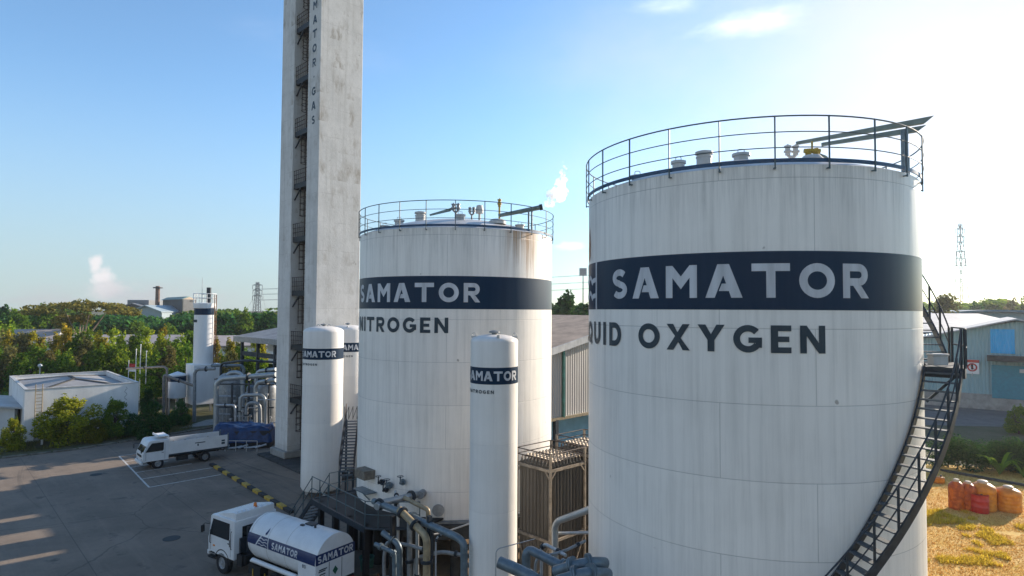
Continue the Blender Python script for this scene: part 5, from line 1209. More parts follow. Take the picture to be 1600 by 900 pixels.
for i in range(14): a = P(342 + i * 6.2, 640, 56.4 + (i % 3)); z = .8 + (i * 37 % 5) * .75; gp.cyl(Vector((a.x - .8, a.y, z)), Vector((a.x + .8, a.y, z)), .05 + (i % 3) * .02, n=6); gp.cyl(Vector((a.x, a.y, .1)), Vector((a.x, a.y, z + .4)), .05, n=6); gp.cyl(Vector((a.x, a.y, z + .4)), Vector((a.x, a.y, z + .55)), .16, n=8)
gp.build('valve_piping', M['galv'], fr, fo)
# blue tarpaulin over a heap
ta = P(382, 690, 54.5); ta.z = 0; tb = bmesh.new(); bmesh.ops.create_grid(tb, x_segments=28, y_segments=14, size=1)
from mathutils import noise as mn
for v in tb.verts:
    x, y = v.co.x, v.co.y; e = min(1, (1 - abs(x)) * 7) * min(1, (1 - abs(y)) * 4); e = e ** .5
    v.co = Vector((x * 2.55, y * 1.15, .55 + e * (1.35 + .25 * mn.noise(Vector((x * 2, y * 2, .3))) - .15 * x))) + Vector((mn.noise(Vector((x * 5, y * 4, 1))), mn.noise(Vector((x * 5, y * 4, 5))), mn.noise(Vector((x * 6, y * 5, 9))))) * .10
tm = bpy.data.meshes.new('tarpaulin'); tb.to_mesh(tm); tb.free(); tm.materials.append(M['tarp']); tm.polygons.foreach_set('use_smooth', [True] * len(tm.polygons))
tr_ = thing('covered_load', ta, 'heap covered with a blue tarpaulin beside the concrete tower', 'covered heap', None, R(8))
to = bpy.data.objects.new('tarpaulin', tm); COL.objects.link(to); to.parent = tr_
hp = MB(); hp.box((0, 0, .75), (4.7, 2.0, 1.5)); hp.build('load', M['black'], tr_, smooth=False)
rp_ = MB()
for i in range(9): rp_.cyl((-2.4 + i * .45, -1.25, .12), (-1.9 + i * .5, -1.1, .16 + (i % 3) * .1), .09, n=7)
rp_.build('loose_pipes', M['galv'], tr_)
rl_ = MB(); a, b = P(352, 683, 52.5), P(402, 683, 52.5); rl_.cyl(Vector((a.x, a.y, .9)), Vector((b.x, b.y, .9)), .03, n=6)
for i in range(4): c = a.lerp(b, i / 3); rl_.cyl(Vector((c.x, c.y, 0)), Vector((c.x, c.y, .9)), .03, n=6)
rl_o = rl_.build('guard_rail', M['white_dirty'], None, Vector((a.x, a.y, 0))); rl_o.location = (a.x, a.y, 0); tag(rl_o, 'low pale guard rail in front of the blue tarpaulin', 'guard rail')
# open shed behind the tower
c = [P(366, 525, 74), P(470, 536, 63), P(520, 508, 88), P(420, 503, 100)]
zs_ = c[0].z; c[1].z = zs_
sc = thing('open_shed', Vector((c[0].x, c[0].y, 0)), 'open sided shed with grey pitched roof behind the concrete tower', 'shed'); so = Vector((c[0].x, c[0].y, 0))
ea = (c[1] - c[0]).normalized(); eb = Vector((-ea.y, ea.x, 0)); eb = eb if eb.y > 0 else -eb; LS = (c[1] - c[0]).length + 4
rf = MB(); rise = 2.15
A, B = c[0], c[0] + ea * LS; C_, D_ = B + eb * 9 + Z * rise, A + eb * 9 + Z * rise + ea * 5.2; E_, F_ = B + eb * 18, A + eb * 18
rf.add([A, B, C_, D_, E_, F_], [(0, 1, 2, 3), (3, 2, 4, 5), (0, 3, 5)]); rf.build('roof', M['roof_grey'], sc, so, smooth=False)
fa = MB(); fa.prism([A, B, B - Z * .62, A - Z * .62], -eb * .12); fa.prism([A, F_, F_ - Z * .62, A - Z * .62], -ea * .12); fa.build('fascia', M['pipe_grey'], sc, so, smooth=False)
cm = MB()
for i in range(5):
    for j in (0.6, 9, 17): p = A + ea * (.9 + i * 4.2) + eb * j; cm.box(Vector((p.x, p.y, (zs_ - .3) / 2)), (.3, .3, zs_ - .3), (ea, eb, Z))
cm.build('column', M['steel_dark'], sc, so, smooth=False)
wm = MB(); p = A + ea * (LS / 2 + 1.2) + eb * 3.0; wm.box(Vector((p.x, p.y, zs_ - 1.15)), (LS - 3, .2, 1.3), (ea, eb, Z)); wm.box(Vector((p.x, p.y, 2.0)), (LS - 3, .2, 4.0), (ea, eb, Z)); wm.build('wall', M['plaster'], sc, so, smooth=False)
gm = MB(); gm.box(Vector((p.x, p.y, 4.75)) - eb * .0, (LS - 3.2, .12, 1.5), (ea, eb, Z))
for i in range(6): gm.box(Vector((p.x, p.y, 2.5)) - eb * .12 + ea * (-LS / 2 + 3 + i * 2.4), (1.1, .06, 1.6), (ea, eb, Z))
gm.build('window', M['glass'], sc, so, smooth=False)
hm = MB(); hm.beam(A + ea * .8 + eb * .6 - Z * 2.0, B + eb * .6 - Z * 2.0, .16, .5); hm.build('gantry_beam', M['steel_dark'], sc, so, smooth=False)

# ================================================================== EAST SIDE: sheet metal building, sign, hedge, water tanks
YA = 82.0
A, B = P(1405, 538, YA), P(1589, 501, YA - 0)
ax_f = Vector((.86, -.51, 0)); ax_b = Vector((.51, .86, 0))
A = P(1440, 529, 82); run = (P(1589, 501, 76) - A); run.z = 0; ax_f = run.normalized(); ax_b = Vector((-ax_f.y, ax_f.x, 0))
hw = run.length + 0; zr = P(1589, 501, 76).z; ze = P(1440, 529, 82).z
gb = thing('factory_building', Vector((A.x, A.y, 0)), 'teal sheet metal factory with pale roof, blue panel and warning sign', 'factory'); ao = Vector((A.x, A.y, 0)); A0_ = Vector((A.x, A.y, 0)) - ax_f * 4
L2 = (hw + 4) * 2; pts = [A0_, A0_ + ax_f * L2, A0_ + ax_f * L2 + Z * (ze - .5), A0_ + ax_f * L2 / 2 + Z * (zr - .1), A0_ + Z * (ze - .55 - .0)]
w = MB(); w.prism(pts, ax_b * 46); w.build('wall', M['teal_wall'], gb, ao, smooth=False)
rf = MB(); sl_ = (zr - ze) / hw; e0 = A0_ - ax_f * .6 - ax_b * .8 + Z * (ze - 4 * sl_ - .1); rg = A0_ + ax_f * L2 / 2 - ax_b * .8 + Z * (zr + .12); e1_ = A0_ + ax_f * (L2 + .6) - ax_b * .8 + Z * (ze - 4 * sl_ - .1)
for a, b in ((e0, rg), (rg, e1_)): rf.hexa([a, b, b + ax_b * 48, a + ax_b * 48, a + Z * .16, b + Z * .16, b + ax_b * 48 + Z * .16, a + ax_b * 48 + Z * .16])
rf.build('roof', M['roof_pale'], gb, ao, smooth=False)
cw = MB(); cw.box(A0_ + ax_f * 9.5 - ax_b * .12 + Z * .95, (20, .22, 1.9), (ax_f, ax_b, Z)); cw.build('plinth_wall', M['concrete'], gb, ao, smooth=False)
def on_wall(px, py, lift=.1):
    d = ray(px, py); n = -ax_b; s = ((A0_ + n * lift) - cam_pos).dot(n) / d.dot(n); return cam_pos + d * s
def wall_panel(name, p0, p1, m, lift=.06, th=.08):
    a, b = on_wall(*p0, lift), on_wall(*p1, lift); x = (b - a).dot(ax_f); mb = MB(); mb.box(a + ax_f * x / 2 + Z * (b.z - a.z) / 2, (x, th, abs(b.z - a.z)), (ax_f, ax_b, Z)); return mb.build(name, m, gb, ao, smooth=False)
wall_panel('light_panel', (1547, 514), (1586, 553), M['blue_sheet'])
wall_panel('sliding_door', (1549, 570), (1640, 628), mat('door_teal', (.02, .24, .32), .6, var=.15), .3)
wall_panel('canopy', (1542, 555), (1650, 568), M['conc_dark'], .9, 1.6)
wall_panel('window', (1593, 577), (1601, 583), M['white_dirty'], .45)
sg = on_wall(1519, 573, .16); sgt = thing('warning_sign', Vector((sg.x, sg.y, 0)), 'red and white prohibition sign on the teal factory wall', 'sign'); sgo = Vector((sg.x, sg.y, 0))
SW = 16.5 / F_PX * 84 / 2
MB().box(sg, (SW * 2, .06, SW * 2.5), (ax_f, ax_b, Z)).build('board', M['white'], sgt, sgo, smooth=False)
MB().box(sg - ax_b * .035 + Z * SW * .98, (SW * 2, .03, SW * .5), (ax_f, ax_b, Z)).build('header', M['red'], sgt, sgo, smooth=False)
sm_ = MB(); sm_.tube([sg - ax_b * .05 + ax_f * SW * .62 * math.cos(a) + Z * (SW * .62 * math.sin(a) - SW * .1) for a in [2 * math.pi * i / 24 for i in range(24)]], .085, 6, True); sm_.beam(sg - ax_b * .05 + ax_f * SW * .42 + Z * SW * -.5, sg - ax_b * .05 - ax_f * SW * .42 + Z * SW * .3, .11, .05); sm_.build('prohibition_ring', M['red'], sgt, sgo)
sp_ = MB(); sp_.box(sg - ax_b * .04 - Z * SW * .1, (.22, .03, .55), (ax_f, ax_b, Z)); sp_.cyl(sg - ax_b * .03 + Z * (SW * .28), sg - ax_b * .055 + Z * (SW * .28), .12, n=10); sp_.build('symbol', M['black'], sgt, sgo, smooth=False)
MB().box(sg - Z * SW * 1.35, (.1, .08, SW * .6), (ax_f, ax_b, Z)).build('bracket', M['galv'], sgt, sgo, smooth=False)
# arched roof hall beyond
hc = P(1560, 490, 135); hc.z = 0; ht = thing('arched_hall', hc, 'large hall with a shallow arched blue grey roof beyond the pale roof', 'hall')
arcp = [(-26 + 52 * i / 24, 7.6 + 5.0 * math.sin(math.pi * i / 24) ** .9) for i in range(25)]
ha = Vector((.94, -.34, 0)); hbk = Vector((.34, .94, 0))
MB().prism([ha * x + Z * (z - .35) for x, z in arcp] + [ha * 26, -ha * 26], hbk * 40).build('wall', mat('hall_wall', (.13, .24, .28), .6, var=.12), ht, smooth=False)
rb = MB()
for (x0, z0_), (x1, z1_) in zip(arcp, arcp[1:]): rb.hexa([ha * x0 * 1.03 - hbk * 1.2 + Z * (z0_ - .2), ha * x1 * 1.03 - hbk * 1.2 + Z * (z1_ - .2), ha * x1 * 1.03 + hbk * 41 + Z * (z1_ - .2), ha * x0 * 1.03 + hbk * 41 + Z * (z0_ - .2), ha * x0 * 1.03 - hbk * 1.2 + Z * (z0_ + .25), ha * x1 * 1.03 - hbk * 1.2 + Z * (z1_ + .25), ha * x1 * 1.03 + hbk * 41 + Z * (z1_ + .25), ha * x0 * 1.03 + hbk * 41 + Z * (z0_ + .25)])
rb.build('roof', mat('hall_roof', (.10, .19, .24), .5, var=.15), ht, smooth=False)
c_ = P(1478, 489.5, 104); plain_house('factory_annex', 'pale ridge roof seen just over the teal factory roof', 'building', Vector((c_.x, c_.y + 8, 0)), (Vector((1, .1, 0)).normalized(), Vector((-.1, 1, 0)).normalized()), (24, 30, 9.1), 2.75, M['teal_dark'], M['roof_pale'])
# orange water tanks
def water_tank(px, py, r, h, m, label, lid=True):
    g_ = G(px, py) + Vector((0, r * .6, 0)); t = thing('water_tank', g_, label, 'water tank', 'plastic water tanks')
    pr = [(0, 0), (r * .96, 0), (r, .05)]
    for i in range(5): z = .05 + (h * .8 - .05) * i / 5; pr += [(r, z + .02), (r * 1.028, z + h * .04), (r * 1.028, z + h * .09), (r, z + h * .12)]
    pr += [(r, h * .80), (r * .93, h * .86), (r * .55, h * .955), (r * .36, h * .975)]
    MB().lathe(pr, 36).build('body', m, t)
    MB().lathe([(r * .38, h * .96), (r * .40, h * .97), (r * .40, h * 1.03), (r * .30, h * 1.06), (0, h * 1.07)], 24).build('lid', M['cap'] if lid else m, t)
water_tank(1499.5, 797, .42, 1.72, M['orange'], 'orange plastic tank at the end of the row nearest the spiral stair')
water_tank(1518, 798, .44, 1.62, M['orange'], 'dark orange plastic tank squeezed beside the red drum')
water_tank(1544, 799, .68, 1.66, M['amber'], 'tall amber plastic tank standing behind the red drum')
water_tank(1584, 801, .66, 1.42, M['amber'], 'squat amber plastic tank apart from the other water tanks')
g_ = G(1537, 803) + Vector((0, .3, 0)); rd = thing('drum', g_, 'red drum on the straw in front of the water tanks', 'drum')
MB().lathe([(0, 0), (.44, 0), (.46, .04), (.46, .35), (.48, .38), (.46, .41), (.46, .72), (.48, .75), (.46, .78), (.46, 1.05), (.47, 1.08), (.44, 1.08), (.43, 1.03), (0, 1.03)], 32).build('barrel', M['red'], rd); MB().cyl(Z * 1.03 + Vector((.2, .1, 0)), Z * 1.07 + Vector((.2, .1, 0)), .06, n=10).build('bung', M['black'], rd)
g_ = G(1466, 755); mt_ = thing('jerry_can', g_, 'small amber can lying on the straw beside the spiral stair', 'can'); MB().box(Z * .24, (.75, .5, .46)).build('body', M['amber'], mt_, bevel=.12); MB().cyl(Z * .46 + Vector((.2, 0, 0)), Z * .58 + Vector((.2, 0, 0)), .07, n=10).build('cap', M['black'], mt_)
sb_ = MB(); g_ = G(1568, 799); sb_.cyl(Z * 0, Z * 1.0, .025, n=6); sb_.cyl(Vector((.35, 0, 0)), Vector((.35, 0, 1.0)), .025, n=6); sb_.box((.17, 0, 1.0), (.6, .3, .06)); o = sb_.build('small_stand', M['pipe_tan'], smooth=False); o.location = g_; tag(o, 'thin legged stand between the amber tanks', 'stand')
dr_ = MB(); a, b = G(1476, 738), G(1640, 768); n_ = 6; d = (b - a).normalized(); dr_.prism([a, b, b + Vector((0, .5, 0)), a + Vector((0, .5, 0))], Z * .16); tag(dr_.build('path', M['conc_dark'], smooth=False), kind='structure')

# ================================================================== STEAM
stm = bmesh.new(); rs = random.Random(3)
path = [(849, 323, .10), (853, 320, .20), (858, 317, .30), (864, 311, .40), (869, 306, .46), (873, 299, .44), (877, 291, .36), (880, 281, .27), (878, 271, .20), (883, 262, .15), (879, 253, .09)]
cst = P(849, 323, 30)
for px, py, r_ in path:
    for k_ in range(5 if r_ > .15 else 2):
        q_ = P(px, py, 30) - cst + Vector((rs.uniform(-1, 1), rs.uniform(-1, 1), rs.uniform(-1, 1))) * r_ * .62
        bmesh.ops.create_icosphere(stm, subdivisions=2, radius=r_ * rs.uniform(.40, .68), matrix=Matrix.Translation(q_))
sme = bpy.data.meshes.new('steam'); stm.to_mesh(sme); stm.free(); so_ = bpy.data.objects.new('steam', sme); COL.objects.link(so_); so_.location = cst
rm_ = so_.modifiers.new('remesh', 'REMESH'); rm_.mode = 'VOXEL'; rm_.voxel_size = .05
sm2 = bpy.data.materials.new('steam'); sm2.use_nodes = True; nt = sm2.node_tree; nt.nodes.clear()
pv = nt.nodes.new('ShaderNodeVolumePrincipled'); pv.inputs['Color'].default_value = (1, 1, 1, 1); pv.inputs['Anisotropy'].default_value = .5
t_ = nt.nodes.new('ShaderNodeTexCoord'); nn = nt.nodes.new('ShaderNodeTexNoise'); nn.inputs['Scale'].default_value = 4.5; nn.inputs['Detail'].default_value = 5; nt.links.new(t_.outputs['Object'], nn.inputs['Vector'])
mr = nt.nodes.new('ShaderNodeMapRange'); mr.inputs['From Min'].default_value = .42; mr.inputs['From Max'].default_value = .62; mr.inputs['To Min'].default_value = .0; mr.inputs['To Max'].default_value = 6; nt.links.new(nn.outputs['Fac'], mr.inputs[0]); nt.links.new(mr.outputs[0], pv.inputs['Density'])
ou = nt.nodes.new('ShaderNodeOutputMaterial'); nt.links.new(pv.outputs[0], ou.inputs['Volume']); sme.materials.append(sm2); tag(so_, kind='stuff')

# ================================================================== VEGETATION
def leaf_mesh(name, clumps, n_per, size, m, seed, droop=0.2, aspect=.55):
    """small leaf quads spread through the shells of many clumps"""
    rg_ = np.random.default_rng(seed); cs, ns, szs = [], [], []
    for (c, r_) in clumps:
        n = max(6, int(n_per * (r_[0] * r_[1] * r_[2]) ** (2 / 3)))
        d = rg_.normal(size=(n, 3)); d /= np.linalg.norm(d, axis=1)[:, None]
        rad = rg_.uniform(.45, 1.12, n) ** .6
        cs.append(np.array(c) + d * rad[:, None] * np.array(r_)); nn = d * .7 + rg_.normal(size=(n, 3)) * .55 + np.array([0, 0, .35]); ns.append(nn); szs.append(rg_.uniform(.55, 1.25, n) * size)
    c = np.concatenate(cs); n = np.concatenate(ns); s = np.concatenate(szs); n /= np.linalg.norm(n, axis=1)[:, None]
    a = np.cross(n, rg_.normal(size=n.shape)); a /= np.linalg.norm(a, axis=1)[:, None]; a[:, 2] -= droop; a /= np.linalg.norm(a, axis=1)[:, None]; b = np.cross(n, a)
    v = np.empty((len(c) * 4, 3)); s = s[:, None]
    v[0::4] = c - a * s; v[1::4] = c + b * s * aspect; v[2::4] = c + a * s; v[3::4] = c - b * s * aspect
    me = bpy.data.meshes.new(name); k = len(c)
    me.vertices.add(4 * k); me.vertices.foreach_set('co', v.ravel()); me.loops.add(4 * k); me.loops.foreach_set('vertex_index', np.arange(4 * k)); me.polygons.add(k); me.polygons.foreach_set('loop_start', np.arange(0, 4 * k, 4)); me.polygons.foreach_set('loop_total', np.full(k, 4)); me.update(calc_edges=True); me.validate()
    me.materials.append(m); return me
def egg_clumps(rg_, h0, h1, w, n, r, top=.45, wob=.35):
    out = []
    for i in range(n):
        t = rg_.uniform(0, 1); z = h0 + (h1 - h0) * t; prof = math.sin(math.pi * min(1, (t * .80 + .16))) ** .8 * (1 - top * t)
        a = rg_.uniform(0, 2 * math.pi); d = w * prof * math.sqrt(rg_.uniform(.05, 1)); rr = r * rg_.uniform(.6, 1.3) * (1 - .35 * t)
        out.append(((d * math.cos(a), d * math.sin(a), z + rg_.uniform(-wob, wob)), (rr, rr, rr * rg_.uniform(.7, 1.15))))
    return out
def trunk_mb(h, r, branches, seed):
    rg_ = random.Random(seed); mb = MB(); mb.tube([(0, 0, 0), (rg_.uniform(-.1, .1), rg_.uniform(-.1, .1), h * .5), (rg_.uniform(-.2, .2), rg_.uniform(-.2, .2), h)], [r, r * .75, r * .4], 8)
    for (z, x, y, zz) in branches: mb.tube([(0, 0, z), (x * .5, y * .5, (z + zz) * .5 + .1), (x, y, zz)], [r * .5, r * .35, r * .12], 6)
    return mb
class Kind:
    def __init__(s, meshes, trunks): s.c, s.t = meshes, trunks
def make_kind(name, key, bark, n_var, h, w, nclump, r, n_per, leaf, h0=.22, top=.45, seed=0, trunk_r=.16, droop=.2):
    cs, ts = [], []
    for i in range(n_var):
        rg_ = random.Random(seed * 31 + i); cl = egg_clumps(rg_, h * h0, h * .97, w, nclump, r, top)
        cl += [((rg_.uniform(-w, w) * .4, rg_.uniform(-w, w) * .4, h * rg_.uniform(.88, 1.05)), (r * .35, r * .35, r * .8)) for _ in range(5)]
        cs.append(leaf_mesh(name + '_crown', cl, n_per, leaf, LEAF[key], seed * 17 + i, droop))
        br = [(h * rg_.uniform(.2, .5), rg_.uniform(-w, w) * .7, rg_.uniform(-w, w) * .7, h * rg_.uniform(.45, .8)) for _ in range(7)]
        mb = trunk_mb(h * .8, trunk_r, br, seed + i); me = bpy.data.meshes.new(name + '_trunk'); me.from_pydata([tuple(v) for v in mb.v], [], mb.f); me.materials.append(M[bark]); ts.append(me)
    return Kind(cs, ts)
def plant(kind, loc, label, cat, scale=1.0, group=None, name='tree', rz=None, sz=1.0, var=None, crown='crown'):
    t = thing(name, Vector((loc[0], loc[1], 0)), label, cat, group, rnd.uniform(0, 6.28) if rz is None else rz); t.scale = (scale, scale, scale * sz)
    i = rnd.randrange(len(kind.c)) if var is None else var
    for nm, me in ((crown, kind.c[i]), ('trunk', kind.t[i])):
        o = bpy.data.objects.new(nm, me); COL.objects.link(o); o.parent = t
    return t
K = {
 'bush': make_kind('bush', 'bushy', 'bark', 2, 4.2, 2.0, 70, .62, 620, .115, .06, .12, 1, .12, .1),
 'bushg': make_kind('bush', 'green', 'bark', 2, 4.2, 2.0, 70, .62, 620, .115, .06, .12, 2, .12, .1),
 'bushd': make_kind('bush', 'deep', 'bark', 2, 4.0, 1.9, 64, .60, 620, .11, .06, .12, 3, .12, .1),
 'plume': make_kind('plume', 'gold', 'bark', 3, 10, 2.1, 60, .85, 120, .24, .12, .55, 4, .14, .55),
 'plumel': make_kind('plume', 'lime', 'bark', 2, 10, 1.9, 60, .8, 130, .24, .12, .6, 5, .14, .6),
 'broad': make_kind('broad', 'green', 'bark', 3, 9, 3.0, 60, 1.15, 90, .26, .14, .35, 6, .2, .2),
 'olive': make_kind('olive', 'olive', 'bark_pale', 2, 9, 2.8, 60, 1.05, 95, .24, .16, .4, 7, .2, .3),
 'wood': make_kind('wood', 'green', 'bark', 3, 14, 5.2, 70, 1.8, 42, .52, .10, .3, 8, .3, .2),
 'woodd': make_kind('wood', 'deep', 'bark', 3, 14, 5.2, 70, 1.8, 42, .52, .10, .3, 9, .3, .2),
}
# clipped round trees in front of the flat roofed building
for px, py, kind, s, sz_, lab in (
    (106, 695, 'bush', 1.22, .74, 'largest round yellow green tree before the flat roofed building'),
    (148, 694, 'bush', .52, .85, 'golden low bush leaning on the largest round tree'),
    (178, 686, 'bushg', .74, 1.05, 'round green tree by the building corner next to the golden bush'),
    (236, 689, 'bushd', .80, 1.0, 'dark round tree nearest to the parked flatbed truck'),
    (208, 684, 'bushd', .50, 1.0, 'dark bush between the building corner and the truck'),
    (230, 655, 'bushd', .46, 1.6, 'narrow dark shrub at the far corner of the flat roofed building'),
    (282, 668, 'bushd', .50, 1.25, 'small dark ball shaped tree before the small round tank'),
    (20, 707, 'bush', .50, 1.2, 'sunlit egg shaped shrub at the near end of the kerb'),
    (-12, 690, 'bushg', .6, 1.0, 'leafy shrub cut by the picture edge below the annex'),
    (8, 652, 'bushd', .6, 1.0, 'dark shrub standing before the low annex')):
    g_ = G(px, py - 3); plant(K[kind], g_, lab, 'tree', s, 'clipped trees on the verge', 'round_tree', sz=sz_)
# row of taller trees beyond the buildings
tall = []
for i in range(34):
    px = -40 + i * 13.6 + rnd.uniform(-6, 6); Y = rnd.choice([86, 92, 98]) + rnd.uniform(-3, 3)
    if 296 < px < 336 and Y < 90: Y += 8
    top = 512 + rnd.uniform(-6, 26) + (6 if px > 180 else 0) + (14 if px > 340 else 0)
    tall.append((px, top, Y, ('plume', 'plumel', 'olive', 'plume', 'broad', 'plume')[rnd.randrange(6)] if px < 210 else ('plumel', 'broad', 'plume', 'broad', 'plumel', 'bushg')[rnd.randrange(6)]))
NAMES = {'plume': 'feathery golden tree', 'plumel': 'feathery lime green tree', 'olive': 'greyish olive tree', 'broad': 'broad green tree', 'bushg': 'low green tree'}
for px, top, Y, kd in tall:
    p = P(px, top, Y); base = {'bushg': 4.2, 'broad': 9, 'olive': 9}.get(kd, 10)
    plant(K[kd], p, NAMES[kd] + ' in the row beyond the white building', 'tree', min(1.35, max(.7, p.z / base)), 'row of trees beyond the white building: ' + NAMES[kd], 'row_tree', sz=1.0)
for i in range(22):
    px = -30 + i * 21 + rnd.uniform(-8, 8); Y = 82 + rnd.uniform(-2, 3)
    if 296 < px < 336: continue
    kd = 'broad' if rnd.random() < .6 else 'olive'; p = P(px, 552 + rnd.uniform(-10, 14), Y)
    plant(K[kd], p, ('leafy green' if kd == 'broad' else 'pale stemmed olive') + ' undergrowth tree at the foot of the tree row', 'tree', max(.45, p.z / 9), 'undergrowth trees: ' + kd, 'undergrowth_tree')
# long low roofs among the trees
def long_roof(p0, p1, Y0, Y1, label, h=1.4):
    a, b = P(*p0, Y0), P(*p1, Y1); a.z = b.z = (a.z + b.z) / 2; d = (b - a); L = d.length; e = d.normalized(); n_ = Vector((-e.y, e.x, 0)); c = (a + b) / 2; z = c.z - h; c = Vector((c.x, c.y, 0)) + n_ * 0
    plain_house('long_shed', label, 'shed', c, (e, n_), (L, 13, z), h, M['plaster'], M['roof_pink'], .5, 'long low sheds among the trees')
M['roof_pink'] = mat('faded_roof', (.46, .40, .37), .75, var=.15, scale=.3)
long_roof((-60, 517), (92, 514), 118, 124, 'long low shed roof farthest along the tree row')
long_roof((96, 525), (330, 523), 116, 118, 'long low shed roof behind the feathery trees')
long_roof((334, 525), (445, 525), 112, 116, 'long low shed roof beyond the open sided shed')
# wood on the skyline, one mass, with single trees before it
def wood_mass(name, px0, px1, Y0, Y1, n, top_fn, key, seed, leaf, n_per, r):
    rg_ = random.Random(seed); cl = []
    for i in range(n):
        px = px0 + (px1 - px0) * (i + rg_.random()) / n; Y = rg_.uniform(Y0, Y1); p = P(px, top_fn(px) + rg_.uniform(-3, 6), Y)
        hh = p.z
        for k_ in range(9):
            t = k_ / 8; rr = r * rg_.uniform(.6, 1.2); cl.append(((p.x + rg_.uniform(-1, 1) * r * 1.6, p.y + rg_.uniform(-1, 1) * r * 1.4, hh * (1 - .85 * t) - rr * .7), (rr * 1.25, rr * 1.25, rr * .85)))
    me = leaf_mesh(name, cl, n_per, leaf, LEAF[key], seed, .1); o = bpy.data.objects.new(name, me); COL.objects.link(o); tag(o, kind='stuff'); return o
wood_mass('woodland', -60, 450, 150, 200, 70, lambda x: 497 + 3 * math.sin(x * .03), 'deep', 21, .8, 26, 4.2)
wood_mass('woodland', -80, 460, 215, 300, 70, lambda x: (489 if x < 140 or x > 320 else 498) + 3 * math.sin(x * .05 + 1), 'green', 22, 1.1, 16, 6)
wood_mass('woodland', 840, 940, 150, 230, 22, lambda x: 482, 'deep', 23, .9, 24, 5)
wood_mass('woodland', 1430, 1700, 190, 300, 50, lambda x: 478 + 4 * math.sin(x * .04), 'green', 24, 1.1, 18, 6)
for px, top, Y, kd, lab, sz in (
    (5, 478, 150, 'woodd', 'dark tree on the skyline at the edge of the wood', 1), (72, 473, 150, 'wood', 'bushy green tree standing up from the wood skyline', 1), (30, 485, 140, 'wood', 'low green tree under the skyline beyond the long shed', 1),
    (215, 492, 138, 'wood', 'rounded green tree below the grey factory roof', .9), (265, 500, 132, 'wood', 'bright leafy tree before the dark mill block', .9), (180, 498, 135, 'woodd', 'dark tree beside the bare stemmed umbrella tree', .9), (345, 487, 140, 'woodd', 'dark tree just past the white column tank', .95), (380, 484, 145, 'wood', 'green tree under the far lattice pylon', 1), (420, 486, 135, 'woodd', 'dark tree close beside the concrete tower top of the wood', 1),
    (300, 494, 146, 'woodd', 'dark tree behind the white column tank', .9),
    (886, 457, 105, 'woodd', 'domed dark tree between the two big tanks', 1), (915, 470, 110, 'woodd', 'darker crown touching the oxygen tank edge', 1),
    (1478, 455, 120, 'olive', 'tall olive tree at the foot of the lattice mast', 1), (1456, 474, 124, 'wood', 'tree crown between stair rail and olive tree', .9), (1550, 470, 175, 'wood', 'green tree on the skyline above the arched hall', 1), (1580, 466, 180, 'olive', 'olive tree on the skyline above the arched hall', 1), (1525, 474, 170, 'woodd', 'dark low tree just past the lattice mast', 1), (1606, 468, 172, 'wood', 'tree at the picture edge above the arched hall', 1)):
    p = P(px, top, Y); base = 9 if kd == 'olive' else 14; plant(K[kd], p, lab, 'tree', p.z / base * .92, 'skyline trees', 'skyline_tree', sz=sz)
# umbrella crowned rain tree with bare pale limbs
p = P(122, 530, 128); p.z = 0; rn = random.Random(5); cl = []
for i in range(46):
    a = rn.uniform(0, 6.28); d = 10.5 * math.sqrt(rn.uniform(0, 1)); cl.append(((d * math.cos(a), d * math.sin(a) * .7, 11.4 + 1.6 * (1 - (d / 10.5) ** 2) + rn.uniform(-.5, .4)), (1.7, 1.7, .55)))
for i in range(14): cl.append(((rn.uniform(-7, 2), rn.uniform(-3, 3), rn.uniform(8.0, 10.4)), (1.5, 1.5, .7)))
rt_ = thing('rain_tree', p, 'wide umbrella crowned tree with bare pale limbs before the wood', 'tree')
o = bpy.data.objects.new('crown', leaf_mesh('rain_crown', cl, 60, .36, LEAF['rain'], 77, .1)); COL.objects.link(o); o.parent = rt_
mb = MB(); mb.tube([(0, 0, 0), (-.2, 0, 2.4), (-.6, 0, 4.2)], [.45, .38, .3], 8)
for x, z in ((-5, 10.5), (-2.6, 11), (0, 11), (3, 10.6), (5.5, 11.2), (1.4, 9.6)): mb.tube([(-.4, 0, 3.2), (x * .35, rn.uniform(-.8, .8), 6.4), (x, rn.uniform(-2, 2), z)], [.26, .18, .06], 6)
mb.build('trunk', M['bark_pale'], rt_)
